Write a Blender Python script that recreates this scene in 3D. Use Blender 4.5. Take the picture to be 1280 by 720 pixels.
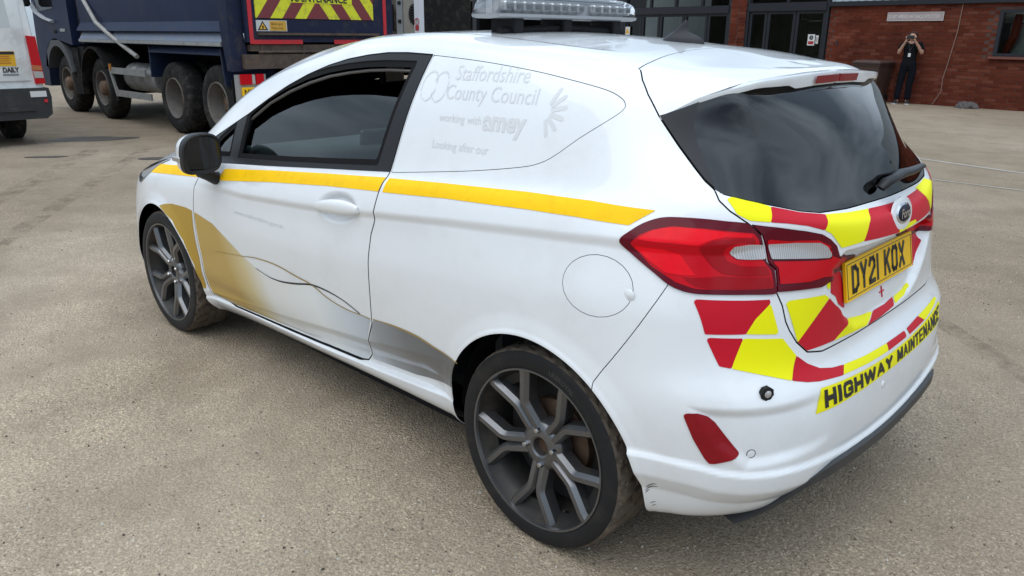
import bpy, bmesh, math, random
import numpy as np
from mathutils import Vector, Matrix
from mathutils.bvhtree import BVHTree
random.seed(7); RNG = np.random.default_rng(7)
SC = bpy.context.scene; COL = SC.collection
for o in list(bpy.data.objects): bpy.data.objects.remove(o)

# ---------------------------------------------------------------- camera (x = ahead of the car, y = its left, z = up; origin under its rear axle)
yaw, pitch, roll = -.8053, .3158, .0082
fw = Vector((math.cos(pitch)*math.cos(yaw), math.cos(pitch)*math.sin(yaw), -math.sin(pitch)))
rt = fw.cross(Vector((0, 0, 1))).normalized(); up = rt.cross(fw)
r2 = math.cos(roll)*rt+math.sin(roll)*up; u2 = -math.sin(roll)*rt+math.cos(roll)*up
cam = bpy.data.objects.new('camera', bpy.data.cameras.new('camera')); COL.objects.link(cam)
cam.matrix_world = Matrix(((r2.x, u2.x, -fw.x, -1.3385), (r2.y, u2.y, -fw.y, 2.3253), (r2.z, u2.z, -fw.z, 1.4608), (0, 0, 0, 1)))
cam.data.sensor_width = 36; cam.data.lens = 969.5/1280*36; cam.data.clip_start = .05; cam.data.clip_end = 2000
SC.camera = cam

# ---------------------------------------------------------------- bright overcast daylight
SUN_EL, SUN_AZ = math.radians(66), math.radians(88)       # azimuth measured from +x towards +y
w = bpy.data.worlds.new('World'); SC.world = w; w.use_nodes = True
nt = w.node_tree; nt.nodes.clear()
sky = nt.nodes.new('ShaderNodeTexSky'); sky.sky_type = 'NISHITA'; sky.sun_disc = False
sky.sun_elevation = SUN_EL; sky.sun_rotation = math.pi/2-SUN_AZ; sky.dust_density = 3; sky.air_density = 1.2
tc = nt.nodes.new('ShaderNodeTexCoord')
mp = nt.nodes.new('ShaderNodeMapping'); mp.inputs['Scale'].default_value = (1.6, 1.6, 3.2)
nz = nt.nodes.new('ShaderNodeTexNoise'); nz.inputs['Scale'].default_value = 1.5; nz.inputs['Detail'].default_value = 4; nz.inputs['Roughness'].default_value = .42; nz.inputs['Distortion'].default_value = .15
cr = nt.nodes.new('ShaderNodeValToRGB'); cr.color_ramp.elements[0].position = .36; cr.color_ramp.elements[1].position = .66
cr.color_ramp.elements[0].color = (2.45, 3.2, 4.05, 1); cr.color_ramp.elements[1].color = (9.0, 10.6, 12.3, 1)
mx = nt.nodes.new('ShaderNodeMixRGB'); mx.inputs['Fac'].default_value = .88
bg = nt.nodes.new('ShaderNodeBackground'); bg.inputs['Strength'].default_value = .14
wo = nt.nodes.new('ShaderNodeOutputWorld')
L = nt.links.new
L(tc.outputs['Generated'], mp.inputs['Vector']); L(mp.outputs['Vector'], nz.inputs['Vector']); L(nz.outputs['Fac'], cr.inputs['Fac'])
sx = nt.nodes.new('ShaderNodeSeparateXYZ'); ma = nt.nodes.new('ShaderNodeMapRange'); ma.inputs['From Min'].default_value = 0; ma.inputs['From Max'].default_value = 1
ma.inputs['To Min'].default_value = .52; ma.inputs['To Max'].default_value = 1.5                        # an overcast sky grows brighter towards the zenith
vm = nt.nodes.new('ShaderNodeVectorMath'); vm.operation = 'SCALE'
L(tc.outputs['Generated'], sx.inputs[0]); L(sx.outputs['Z'], ma.inputs['Value']); L(cr.outputs['Color'], vm.inputs[0]); L(ma.outputs[0], vm.inputs['Scale'])
L(sky.outputs['Color'], mx.inputs['Color1']); L(vm.outputs[0], mx.inputs['Color2']); L(mx.outputs['Color'], bg.inputs['Color']); L(bg.outputs['Background'], wo.inputs['Surface'])
sun = bpy.data.objects.new('sun', bpy.data.lights.new('sun', 'SUN')); COL.objects.link(sun)
sun.data.energy = 1.2; sun.data.angle = math.radians(70); sun.data.color = (1, .97, .92)
sun.rotation_euler = Vector((math.cos(SUN_EL)*math.cos(SUN_AZ), math.cos(SUN_EL)*math.sin(SUN_AZ), math.sin(SUN_EL))).to_track_quat('Z', 'Y').to_euler()
SC.view_settings.view_transform = 'Standard'; SC.view_settings.look = 'None'; SC.view_settings.exposure = .16; SC.view_settings.gamma = 1

# ---------------------------------------------------------------- materials
MATS = {}
def mat(name, col, rough=.5, metal=0, coat=0, spec=.5, var=0, vscale=6, bump=0, bscale=60, dirt=None, emit=0, rvar=0):
    """principled material; var = brightness mottling, bump = fine relief, dirt = (colour, amount, scale) patches of grime"""
    m = bpy.data.materials.new(name); m.use_nodes = True; n = m.node_tree; b = n.nodes['Principled BSDF']; l = n.links.new
    b.inputs['Base Color'].default_value = (*col, 1); b.inputs['Roughness'].default_value = rough; b.inputs['Metallic'].default_value = metal
    b.inputs['Coat Weight'].default_value = coat; b.inputs['Coat Roughness'].default_value = .04; b.inputs['Specular IOR Level'].default_value = spec
    co = n.nodes.new('ShaderNodeTexCoord').outputs['Object'] if (var or bump or dirt or rvar) else None
    out = None
    def noise(scale, detail=5, rg=.6):
        t = n.nodes.new('ShaderNodeTexNoise'); t.inputs['Scale'].default_value = scale; t.inputs['Detail'].default_value = detail; t.inputs['Roughness'].default_value = rg
        l(co, t.inputs['Vector']); return t.outputs['Fac']
    def ramp(s, a, c, ca, cb):
        r = n.nodes.new('ShaderNodeValToRGB'); r.color_ramp.elements[0].position = a; r.color_ramp.elements[1].position = c
        r.color_ramp.elements[0].color = ca; r.color_ramp.elements[1].color = cb; l(s, r.inputs['Fac']); return r.outputs['Color']
    if var:
        out = ramp(noise(vscale), .3, .7, (*[max(0, v*(1-var)) for v in col], 1), (*[min(1, v*(1+var)) for v in col], 1))
    if dirt:
        x = n.nodes.new('ShaderNodeMixRGB'); f = ramp(noise(dirt[2], 8, .7), .5, .72, (0, 0, 0, 1), (dirt[1],)*3+(1,)); l(f, x.inputs['Fac'])
        if out: l(out, x.inputs['Color1'])
        else: x.inputs['Color1'].default_value = (*col, 1)
        x.inputs['Color2'].default_value = (*dirt[0], 1); out = x.outputs['Color']
    if out: l(out, b.inputs['Base Color'])
    if rvar: l(ramp(noise(vscale*1.7), .3, .7, (max(0, rough-rvar),)*3+(1,), (min(1, rough+rvar),)*3+(1,)), b.inputs['Roughness'])
    if bump:
        bn = n.nodes.new('ShaderNodeBump'); bn.inputs['Strength'].default_value = bump; bn.inputs['Distance'].default_value = .01
        l(noise(bscale), bn.inputs['Height']); l(bn.outputs['Normal'], b.inputs['Normal'])
    if emit: b.inputs['Emission Color'].default_value = (*col, 1); b.inputs['Emission Strength'].default_value = emit
    MATS[name] = m; return m
def glass(name, tint, refl=1.0, ior=1.5, rough=.0):
    m = bpy.data.materials.new(name); m.use_nodes = True; n = m.node_tree; n.nodes.clear(); l = n.links.new
    tr = n.nodes.new('ShaderNodeBsdfTransparent'); tr.inputs['Color'].default_value = (*tint, 1)
    gl = n.nodes.new('ShaderNodeBsdfGlossy'); gl.inputs['Roughness'].default_value = rough; gl.inputs['Color'].default_value = (refl,)*3+(1,)
    fr = n.nodes.new('ShaderNodeFresnel'); fr.inputs['IOR'].default_value = ior
    x = n.nodes.new('ShaderNodeMixShader'); o = n.nodes.new('ShaderNodeOutputMaterial')
    l(fr.outputs['Fac'], x.inputs['Fac']); l(tr.outputs[0], x.inputs[1]); l(gl.outputs[0], x.inputs[2]); l(x.outputs[0], o.inputs['Surface'])
    MATS[name] = m; return m

# ---------------------------------------------------------------- object helpers
def tag(o, label=None, cat=None, group=None, kind=None):
    for k, v in (('label', label), ('category', cat), ('group', group), ('kind', kind)):
        if v: o[k] = v
    return o
def empty(name, loc, label, cat, group=None, rz=0):
    o = bpy.data.objects.new(name, None); COL.objects.link(o); o.location = loc; o.rotation_euler.z = rz; o.empty_display_size = .1
    return tag(o, label, cat, group)
class MB:
    """collects shapes in world or local coordinates and links them as one mesh"""
    def __init__(s): s.bm = bmesh.new()
    def box(s, c, size, rot=None, bevel=0, seg=1, taper=None):
        r = bmesh.ops.create_cube(s.bm, size=1); vs = r['verts']
        for v in vs:
            t = 1 if not taper or v.co.z < 0 else taper
            v.co = Vector((v.co.x*size[0]*t, v.co.y*size[1]*t, v.co.z*size[2]))
        if bevel:
            es = list({e for v in vs for e in v.link_edges})
            g = bmesh.ops.bevel(s.bm, geom=es, offset=bevel, segments=seg, profile=.5, affect='EDGES'); vs = list({v for f in g['faces'] for v in f.verts} | {v for v in vs if v.is_valid})
        m = Matrix.Translation(Vector(c)) @ (rot.to_4x4() if rot else Matrix.Identity(4))
        for v in vs: v.co = m @ v.co
        return s
    def tube(s, path, r, n=8, closed=False, caps=True, flat=1):
        path = [Vector(p) for p in path]; rr = r if isinstance(r, (list, tuple)) else [r]*len(path); rings = []; prev = None
        for i, p in enumerate(path):
            a = path[i-1] if (i or closed) else p; b = path[(i+1) % len(path)] if (i < len(path)-1 or closed) else p
            t = (b-a).normalized()
            if prev is None: ax = Vector((0, 0, 1)) if abs(t.z) < .9 else Vector((1, 0, 0)); nx = t.cross(ax).normalized()
            else: nx = (prev-t*prev.dot(t)).normalized()
            prev = nx; ny = t.cross(nx)
            rings.append([s.bm.verts.new(p+(nx*math.cos(2*math.pi*k/n)+ny*flat*math.sin(2*math.pi*k/n))*rr[i]) for k in range(n)])
        m = len(rings)
        for i in range(m if closed else m-1):
            A, B = rings[i], rings[(i+1) % m]
            for k in range(n): s.bm.faces.new((A[k], A[(k+1) % n], B[(k+1) % n], B[k]))
        if caps and not closed: s.bm.faces.new(rings[0][::-1]); s.bm.faces.new(rings[-1])
        return s
    def lathe(s, prof, c, axis=(0, 1, 0), n=48, closed=False):
        """profile of (radius, height along axis)"""
        ax = Vector(axis).normalized(); a = ax.orthogonal().normalized(); b = ax.cross(a); c = Vector(c)
        rings = [[s.bm.verts.new(c+ax*h+(a*math.cos(2*math.pi*k/n)+b*math.sin(2*math.pi*k/n))*r) for k in range(n)] for r, h in prof]
        m = len(rings)
        for i in range(m if closed else m-1):
            A, B = rings[i], rings[(i+1) % m]
            for k in range(n): s.bm.faces.new((A[k], A[(k+1) % n], B[(k+1) % n], B[k]))
        return s
    def prism(s, poly, o, u, v, depth):
        """flat polygon in the plane (u, v) through o, thickened along u x v"""
        o, u, v = Vector(o), Vector(u), Vector(v); n = u.cross(v).normalized()*depth
        A = [s.bm.verts.new(o+u*p[0]+v*p[1]) for p in poly]; B = [s.bm.verts.new(x.co+n) for x in A]
        s.bm.faces.new(A[::-1]); s.bm.faces.new(B)
        for i in range(len(A)): j = (i+1) % len(A); s.bm.faces.new((A[i], A[j], B[j], B[i]))
        return s
    def loft(s, rings, closed=True, caps=True):
        R = [[s.bm.verts.new(Vector(p)) for p in r] for r in rings]; n = len(R[0])
        for A, B in zip(R[:-1], R[1:]):
            for k in range(n if closed else n-1): s.bm.faces.new((A[k], A[(k+1) % n], B[(k+1) % n], B[k]))
        if caps: s.bm.faces.new(R[0][::-1]); s.bm.faces.new(R[-1])
        return s
    def face(s, pts): s.bm.faces.new([s.bm.verts.new(Vector(p)) for p in pts]); return s
    def mesh(s, name, m, smooth=None, bevel=0, seg=2):
        bm = s.bm
        if bevel: bmesh.ops.bevel(bm, geom=[e for e in bm.edges if len(e.link_faces) == 2 and e.calc_face_angle(0) > .6], offset=bevel, segments=seg, profile=.5, affect='EDGES')
        bmesh.ops.recalc_face_normals(bm, faces=bm.faces)
        me = bpy.data.meshes.new(name); 
        if smooth:
            for f in bm.faces: f.smooth = True
            for e in bm.edges:
                if len(e.link_faces) == 2 and e.calc_face_angle(0) > math.radians(smooth): e.smooth = False
        bm.to_mesh(me); bm.free()
        for x in (m if isinstance(m, (list, tuple)) else [m]): me.materials.append(x)
        return me
    def obj(s, name, m, parent=None, smooth=None, bevel=0, seg=2):
        o = bpy.data.objects.new(name, s.mesh(name, m, smooth, bevel, seg)); COL.objects.link(o)
        if parent is not None: o.parent = parent
        return o
def rotz(a): return Matrix.Rotation(a, 3, 'Z')
def text_mesh(body, size, m, name='lettering', bold=0, sx=1, shear=0, align='LEFT', extrude=0, spacing=1):
    cu = bpy.data.curves.new(name, 'FONT'); cu.body = body; cu.size = size; cu.offset = bold; cu.shear = shear; cu.align_x = align; cu.extrude = extrude; cu.space_character = spacing; cu.resolution_u = 3
    o = bpy.data.objects.new(name, cu); COL.objects.link(o)
    dg = bpy.context.evaluated_depsgraph_get(); me = bpy.data.meshes.new_from_object(o.evaluated_get(dg)); me.name = name
    bpy.data.objects.remove(o); bpy.data.curves.remove(cu)
    for v in me.vertices: v.co.x *= sx
    me.materials.clear(); me.materials.append(m); return me
def text_obj(body, size, m, o, u, v, parent=None, name='lettering', **k):
    """flat lettering standing in the plane (u, v) with its origin at o"""
    me = text_mesh(body, size, m, name, **k); o, u, v = Vector(o), Vector(u).normalized(), Vector(v).normalized(); n = u.cross(v)
    for p in me.vertices: p.co = o+u*p.co.x+v*p.co.y+n*p.co.z
    ob = bpy.data.objects.new(name, me); COL.objects.link(ob)
    if parent is not None: ob.parent = parent
    return ob
# ---------------------------------------------------------------- car body surface: a net of control points, splined
import numpy as np
NET = [  # 15 stations from front centre round the left side to rear centre, per level bottom to top
 [(3.15,0,0.19),(3.12,0.38,0.19),(2.98,0.62,0.19),(2.82,0.74,0.19),(2.49,0.77,0.18),(2.05,0.74,0.19),(1.4,0.735,0.207),(0.75,0.735,0.22),(0.3,0.74,0.225),(0,0.75,0.225),(-0.31,0.73,0.205),(-0.47,0.66,0.21),(-0.57,0.52,0.22),(-0.61,0.31,0.235),(-0.62,0,0.235)],
 [(3.22,0,0.24),(3.19,0.39,0.24),(3.04,0.66,0.24),(2.85,0.785,0.24),(2.49,0.82,0.245),(2.05,0.79,0.248),(1.4,0.79,0.263),(0.75,0.79,0.268),(0.3,0.8,0.273),(0,0.81,0.273),(-0.32,0.795,0.255),(-0.5,0.72,0.26),(-0.612,0.57,0.27),(-0.655,0.33,0.285),(-0.665,0,0.285)],
 [(3.28,0,0.29),(3.25,0.4,0.29),(3.08,0.68,0.29),(2.87,0.8,0.29),(2.49,0.842,0.32),(2.05,0.805,0.323),(1.4,0.802,0.318),(0.75,0.805,0.333),(0.3,0.825,0.353),(0,0.84,0.368),(-0.31,0.828,0.365),(-0.515,0.752,0.365),(-0.637,0.6,0.37),(-0.68,0.34,0.375),(-0.69,0,0.375)],
 [(3.31,0,0.36),(3.28,0.4,0.36),(3.1,0.69,0.36),(2.88,0.81,0.36),(2.49,0.853,0.4),(2.05,0.825,0.39),(1.4,0.82,0.39),(0.75,0.825,0.42),(0.3,0.847,0.46),(0,0.862,0.5),(-0.3,0.848,0.515),(-0.52,0.763,0.515),(-0.645,0.6,0.515),(-0.682,0.34,0.515),(-0.688,0,0.515)],
 [(3.32,0,0.43),(3.29,0.4,0.43),(3.11,0.695,0.43),(2.88,0.81,0.44),(2.49,0.857,0.48),(2.05,0.838,0.48),(1.4,0.836,0.5),(0.75,0.84,0.53),(0.3,0.858,0.57),(0,0.867,0.6),(-0.29,0.85,0.61),(-0.51,0.762,0.615),(-0.627,0.59,0.61),(-0.661,0.33,0.605),(-0.668,0,0.603)],
 [(3.32,0,0.5),(3.28,0.4,0.5),(3.11,0.69,0.5),(2.88,0.807,0.52),(2.49,0.857,0.55),(2.05,0.846,0.57),(1.4,0.846,0.6),(0.75,0.85,0.635),(0.3,0.862,0.66),(0,0.867,0.665),(-0.28,0.847,0.675),(-0.49,0.747,0.68),(-0.6,0.565,0.675),(-0.631,0.33,0.665),(-0.635,0,0.662)],
 [(3.31,0,0.6),(3.27,0.4,0.59),(3.1,0.69,0.59),(2.87,0.8,0.61),(2.49,0.85,0.64),(2.05,0.848,0.67),(1.4,0.852,0.7),(0.75,0.855,0.735),(0.3,0.862,0.76),(0,0.864,0.77),(-0.27,0.84,0.78),(-0.475,0.734,0.785),(-0.586,0.543,0.78),(-0.627,0.31,0.775),(-0.645,0,0.77)],
 [(3.28,0,0.72),(3.24,0.4,0.71),(3.06,0.68,0.7),(2.85,0.785,0.72),(2.49,0.835,0.745),(2.05,0.842,0.78),(1.4,0.852,0.8),(0.75,0.853,0.84),(0.3,0.857,0.87),(0,0.853,0.88),(-0.25,0.827,0.895),(-0.455,0.727,0.9),(-0.568,0.533,0.895),(-0.627,0.305,0.885),(-0.652,0,0.88)],
 [(3.22,0,0.785),(3.18,0.38,0.775),(3,0.66,0.765),(2.8,0.755,0.785),(2.49,0.805,0.825),(2.05,0.825,0.845),(1.4,0.84,0.875),(0.75,0.845,0.915),(0.3,0.845,0.94),(0,0.838,0.955),(-0.25,0.805,0.975),(-0.445,0.7,0.98),(-0.552,0.52,0.965),(-0.626,0.3,0.945),(-0.648,0,0.935)],
 [(2.85,0,0.93),(2.82,0.38,0.92),(2.72,0.62,0.875),(2.62,0.7,0.862),(2.4,0.76,0.89),(2,0.8,0.915),(1.4,0.815,0.945),(0.72,0.823,0.99),(0.3,0.82,1.015),(0,0.81,1.03),(-0.25,0.775,1.04),(-0.445,0.668,1.035),(-0.553,0.505,1.02),(-0.618,0.285,1),(-0.638,0,0.987)],
 [(2.47,0,1.03),(2.43,0.35,1.02),(2.36,0.61,0.985),(2.25,0.715,0.965),(2,0.77,0.96),(1.7,0.787,0.97),(1.3,0.797,0.99),(0.69,0.795,1.033),(0.3,0.785,1.06),(0,0.77,1.08),(-0.25,0.738,1.1),(-0.435,0.635,1.085),(-0.53,0.47,1.06),(-0.586,0.265,1.035),(-0.605,0,1.025)],
 [(2.07,0,1.22),(2.04,0.33,1.22),(1.93,0.585,1.21),(1.86,0.66,1.205),(1.74,0.7,1.2),(1.49,0.72,1.2),(1.16,0.73,1.205),(0.66,0.73,1.22),(0.3,0.72,1.23),(0,0.705,1.235),(-0.215,0.668,1.23),(-0.365,0.54,1.205),(-0.45,0.4,1.19),(-0.51,0.235,1.185),(-0.53,0,1.185)],
 [(1.6,0,1.385),(1.57,0.3,1.387),(1.5,0.52,1.382),(1.43,0.588,1.37),(1.33,0.618,1.373),(1.16,0.635,1.387),(0.93,0.643,1.397),(0.64,0.64,1.394),(0.3,0.635,1.385),(0,0.62,1.36),(-0.19,0.6,1.335),(-0.3066,0.515,1.315),(-0.3575,0.43,1.32),(-0.3855,0.25,1.325),(-0.3984,0,1.33)],
 [(1.46,0,1.423),(1.44,0.28,1.421),(1.39,0.48,1.413),(1.33,0.54,1.408),(1.24,0.568,1.412),(1.12,0.585,1.431),(0.9,0.592,1.442),(0.62,0.59,1.438),(0.3,0.575,1.42),(0,0.555,1.395),(-0.16,0.53,1.372),(-0.258,0.4864,1.362),(-0.305,0.3825,1.364),(-0.335,0.22,1.365),(-0.347,0,1.367)],
 [(1.42,0,1.444),(1.4,0.2,1.444),(1.37,0.32,1.442),(1.32,0.35,1.444),(1.23,0.365,1.455),(1.1,0.37,1.465),(0.89,0.37,1.472),(0.62,0.37,1.467),(0.3,0.36,1.445),(0.02,0.35,1.42),(-0.12,0.33,1.402),(-0.204,0.3,1.39),(-0.2575,0.24,1.385),(-0.3025,0.13,1.378),(-0.321,0,1.376)],
 [(1.37,0,1.454),(1.36,0,1.455),(1.34,0,1.457),(1.29,0,1.461),(1.21,0,1.472),(1.08,0,1.479),(0.88,0,1.483),(0.62,0,1.478),(0.3,0,1.461),(0.04,0,1.436),(-0.09,0,1.419),(-0.1664,0,1.406),(-0.2125,0,1.398),(-0.2495,0,1.39),(-0.2786,0,1.385)],
]
NET = np.array(NET, dtype=float)                  # level, station, xyz

def nat_spline(t, P, tt):
    """natural cubic spline through P (n, ...) at parameters t, evaluated at tt"""
    n = len(t); h = np.diff(t); sh = (-1,)+(1,)*(P.ndim-1)
    A = np.eye(n); rhs = np.zeros_like(P)
    for i in range(1, n-1):
        A[i, i-1] = h[i-1]; A[i, i] = 2*(h[i-1]+h[i]); A[i, i+1] = h[i]
        rhs[i] = 6*((P[i+1]-P[i])/h[i]-(P[i]-P[i-1])/h[i-1])
    m = np.linalg.solve(A, rhs.reshape(n, -1)).reshape(P.shape)
    k = np.clip(np.searchsorted(t, tt, side='right')-1, 0, n-2)
    a = (t[k+1]-tt).reshape(sh); b = (tt-t[k]).reshape(sh); hk = h[k].reshape(sh)
    return (m[k]*a**3+m[k+1]*b**3)/(6*hk)+(P[k]/hk-m[k]*hk/6)*a+(P[k+1]/hk-m[k+1]*hk/6)*b

def form_grid(nu=340, nv=230):
    L, S = NET.shape[:2]
    # along u: mirrored round both ends so that the surface crosses y=0 squarely
    mir = NET*np.array([1, -1, 1])
    ext = np.concatenate([mir[:, 3:0:-1], NET, mir[:, -2:-5:-1]], 1)
    ch = np.linalg.norm(np.diff(ext[3:12], axis=1), axis=2).mean(0)
    t = np.concatenate([[0], np.cumsum(np.sqrt(ch*.3)+.0*ch)]); t -= t[3]
    tu = np.linspace(0, t[3+S-1], nu)
    rows = nat_spline(t, ext.swapaxes(0, 1), tu).swapaxes(0, 1)        # L, nu, 3
    rows[:, 0, 1] = 0; rows[:, -1, 1] = 0
    mir = rows*np.array([1, -1, 1])
    ext = np.concatenate([rows, mir[-2:-4:-1]], 0)
    ch = np.linalg.norm(np.diff(ext, axis=0), axis=2)[:, nu//4:].mean(1)
    t = np.concatenate([[0], np.cumsum(np.sqrt(ch*.1))])
    tv = np.linspace(0, t[L-1], nv)
    G = nat_spline(t, ext, tv)                                          # nv, nu, 3
    G[-1, :, 1] = 0; G[:, 0, 1] = 0; G[:, -1, 1] = 0
    return G

def smooth(t):
    t = np.clip(t, 0, 1); return t*t*(3-2*t)

def poly_sdf(P, poly):
    """signed distance of 2-D points to a closed polygon, positive inside"""
    poly = np.asarray(poly, float); d = np.full(len(P), 1e9); inside = np.zeros(len(P), bool)
    for a, b in zip(poly, np.roll(poly, -1, 0)):
        e = b-a; w = P-a; t = np.clip(w@e/(e@e+1e-12), 0, 1)
        d = np.minimum(d, ((w-t[:, None]*e)**2).sum(1))
        c = (a[1] <= P[:, 1]) != (b[1] <= P[:, 1])
        inside ^= c & (P[:, 0] < a[0]+(P[:, 1]-a[1])*e[0]/(e[1] if e[1] else 1e-12))
    return np.sqrt(d)*np.where(inside, 1, -1)

def grid_normals(G):
    n = np.cross(np.gradient(G, axis=1), np.gradient(G, axis=0))
    n /= np.linalg.norm(n, axis=2, keepdims=True)+1e-12
    if n[n.shape[0]//3, n.shape[1]//2, 1] < 0: n = -n
    return n

RECESS = [(.0,.93),(.33,.93),(.385,.895),(.375,.85),(.335,.79),(.285,.735),(.22,.70),(.12,.687),(-.1,.687),(-.1,.93)]
POCKET = [(.80,.605),(.66,.603),(.50,.60),(.30,.59),(.30,.45),(.50,.44),(.62,.44),(.70,.435),(.765,.50)]   # dish of the bumper reflector, in y and z
CREASE = np.array([(-.30,.985),(-.17,.98),(.035,.966),(.35,.94),(.765,.898),(1.136,.865),(1.63,.834),(2.0,.83),(2.6,.80)])
SILL = np.array([(-.5,.52),(.32,.488),(.52,.462),(.81,.42),(1.085,.392),(1.44,.351),(1.86,.31),(2.09,.297),(2.6,.28)])
ROCKER = np.array([(.0,.35),(.40,.336),(.76,.305),(1.13,.285),(2.1,.262),(2.5,.25)])
VALANCE = np.array([(0,.378),(.18,.382),(.317,.392),(.45,.410),(.59,.424),(.69,.428),(.74,.436),(.775,.449),(.835,.457),(.9,.457)])

def form(nu=340, nv=230):
    """the body with its creases, arches, plate recess and bumper steps"""
    G = form_grid(nu, nv); n = grid_normals(G); x, y, z = G[..., 0], G[..., 1], G[..., 2]
    d = np.zeros_like(x)
    side = smooth((n[..., 1]-.35)/.3)
    zc = np.interp(x, CREASE[:, 0], CREASE[:, 1]); s = zc-z
    d -= .0105*side*smooth((2.2-x)/.7)*smooth((s+.006)/.030)*(1-smooth((s-.04)/.15))
    zl = np.interp(x, SILL[:, 0], SILL[:, 1]); zr = np.interp(x, ROCKER[:, 0], ROCKER[:, 1])
    s = np.maximum(zl-z, 0)
    d -= side*smooth((x-.30)/.25)*smooth((2.25-x)/.2)*np.minimum(.31*s, .023)*smooth((z-zr+.003)/.008)
    for cx, ra in ((0, .362), (2.493, .352)):
        r = np.hypot(x-cx, z-.31)
        d += side*(.007*(1-smooth((r-ra)/.065))+.003*(1-smooth((r-ra-.004)/.012)))
    q = np.hypot((x-.93)/.130, (z-.886+.115*(x-.93))/.058)
    d -= .020*side*smooth((1-q)*2.2)
    rear = smooth((-.25-x)/.06)*(z < .75)
    zv = np.interp(y, VALANCE[:, 0], VALANCE[:, 1]); s = zv-z
    d += .010*rear*smooth(s/.011)*(1-smooth((s-.02)/.2))
    s = np.maximum(zv-.062-z, 0); d -= rear*np.minimum(.35*s, .018)
    pk = poly_sdf(np.stack([y.ravel(), z.ravel()], 1), POCKET).reshape(x.shape)
    d -= .012*rear*smooth(pk/.030)*smooth((y-.36)/.26)
    d -= .005*smooth((n[..., 2]-.9)/.06)*smooth((.47-y)/.05)*smooth((x+.0)/.2)*smooth((1.35-x)/.25)
    G = G+n*d[..., None]
    rc = smooth((poly_sdf(np.stack([y.ravel(), z.ravel()], 1), RECESS)/.030+.30).reshape(x.shape))*(x < -.4)
    xr = -.592+(z-.828)*.19
    G[..., 0] = np.where(rc > 0, G[..., 0]*(1-rc)+np.maximum(xr, G[..., 0])*rc, G[..., 0])
    return G
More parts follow.
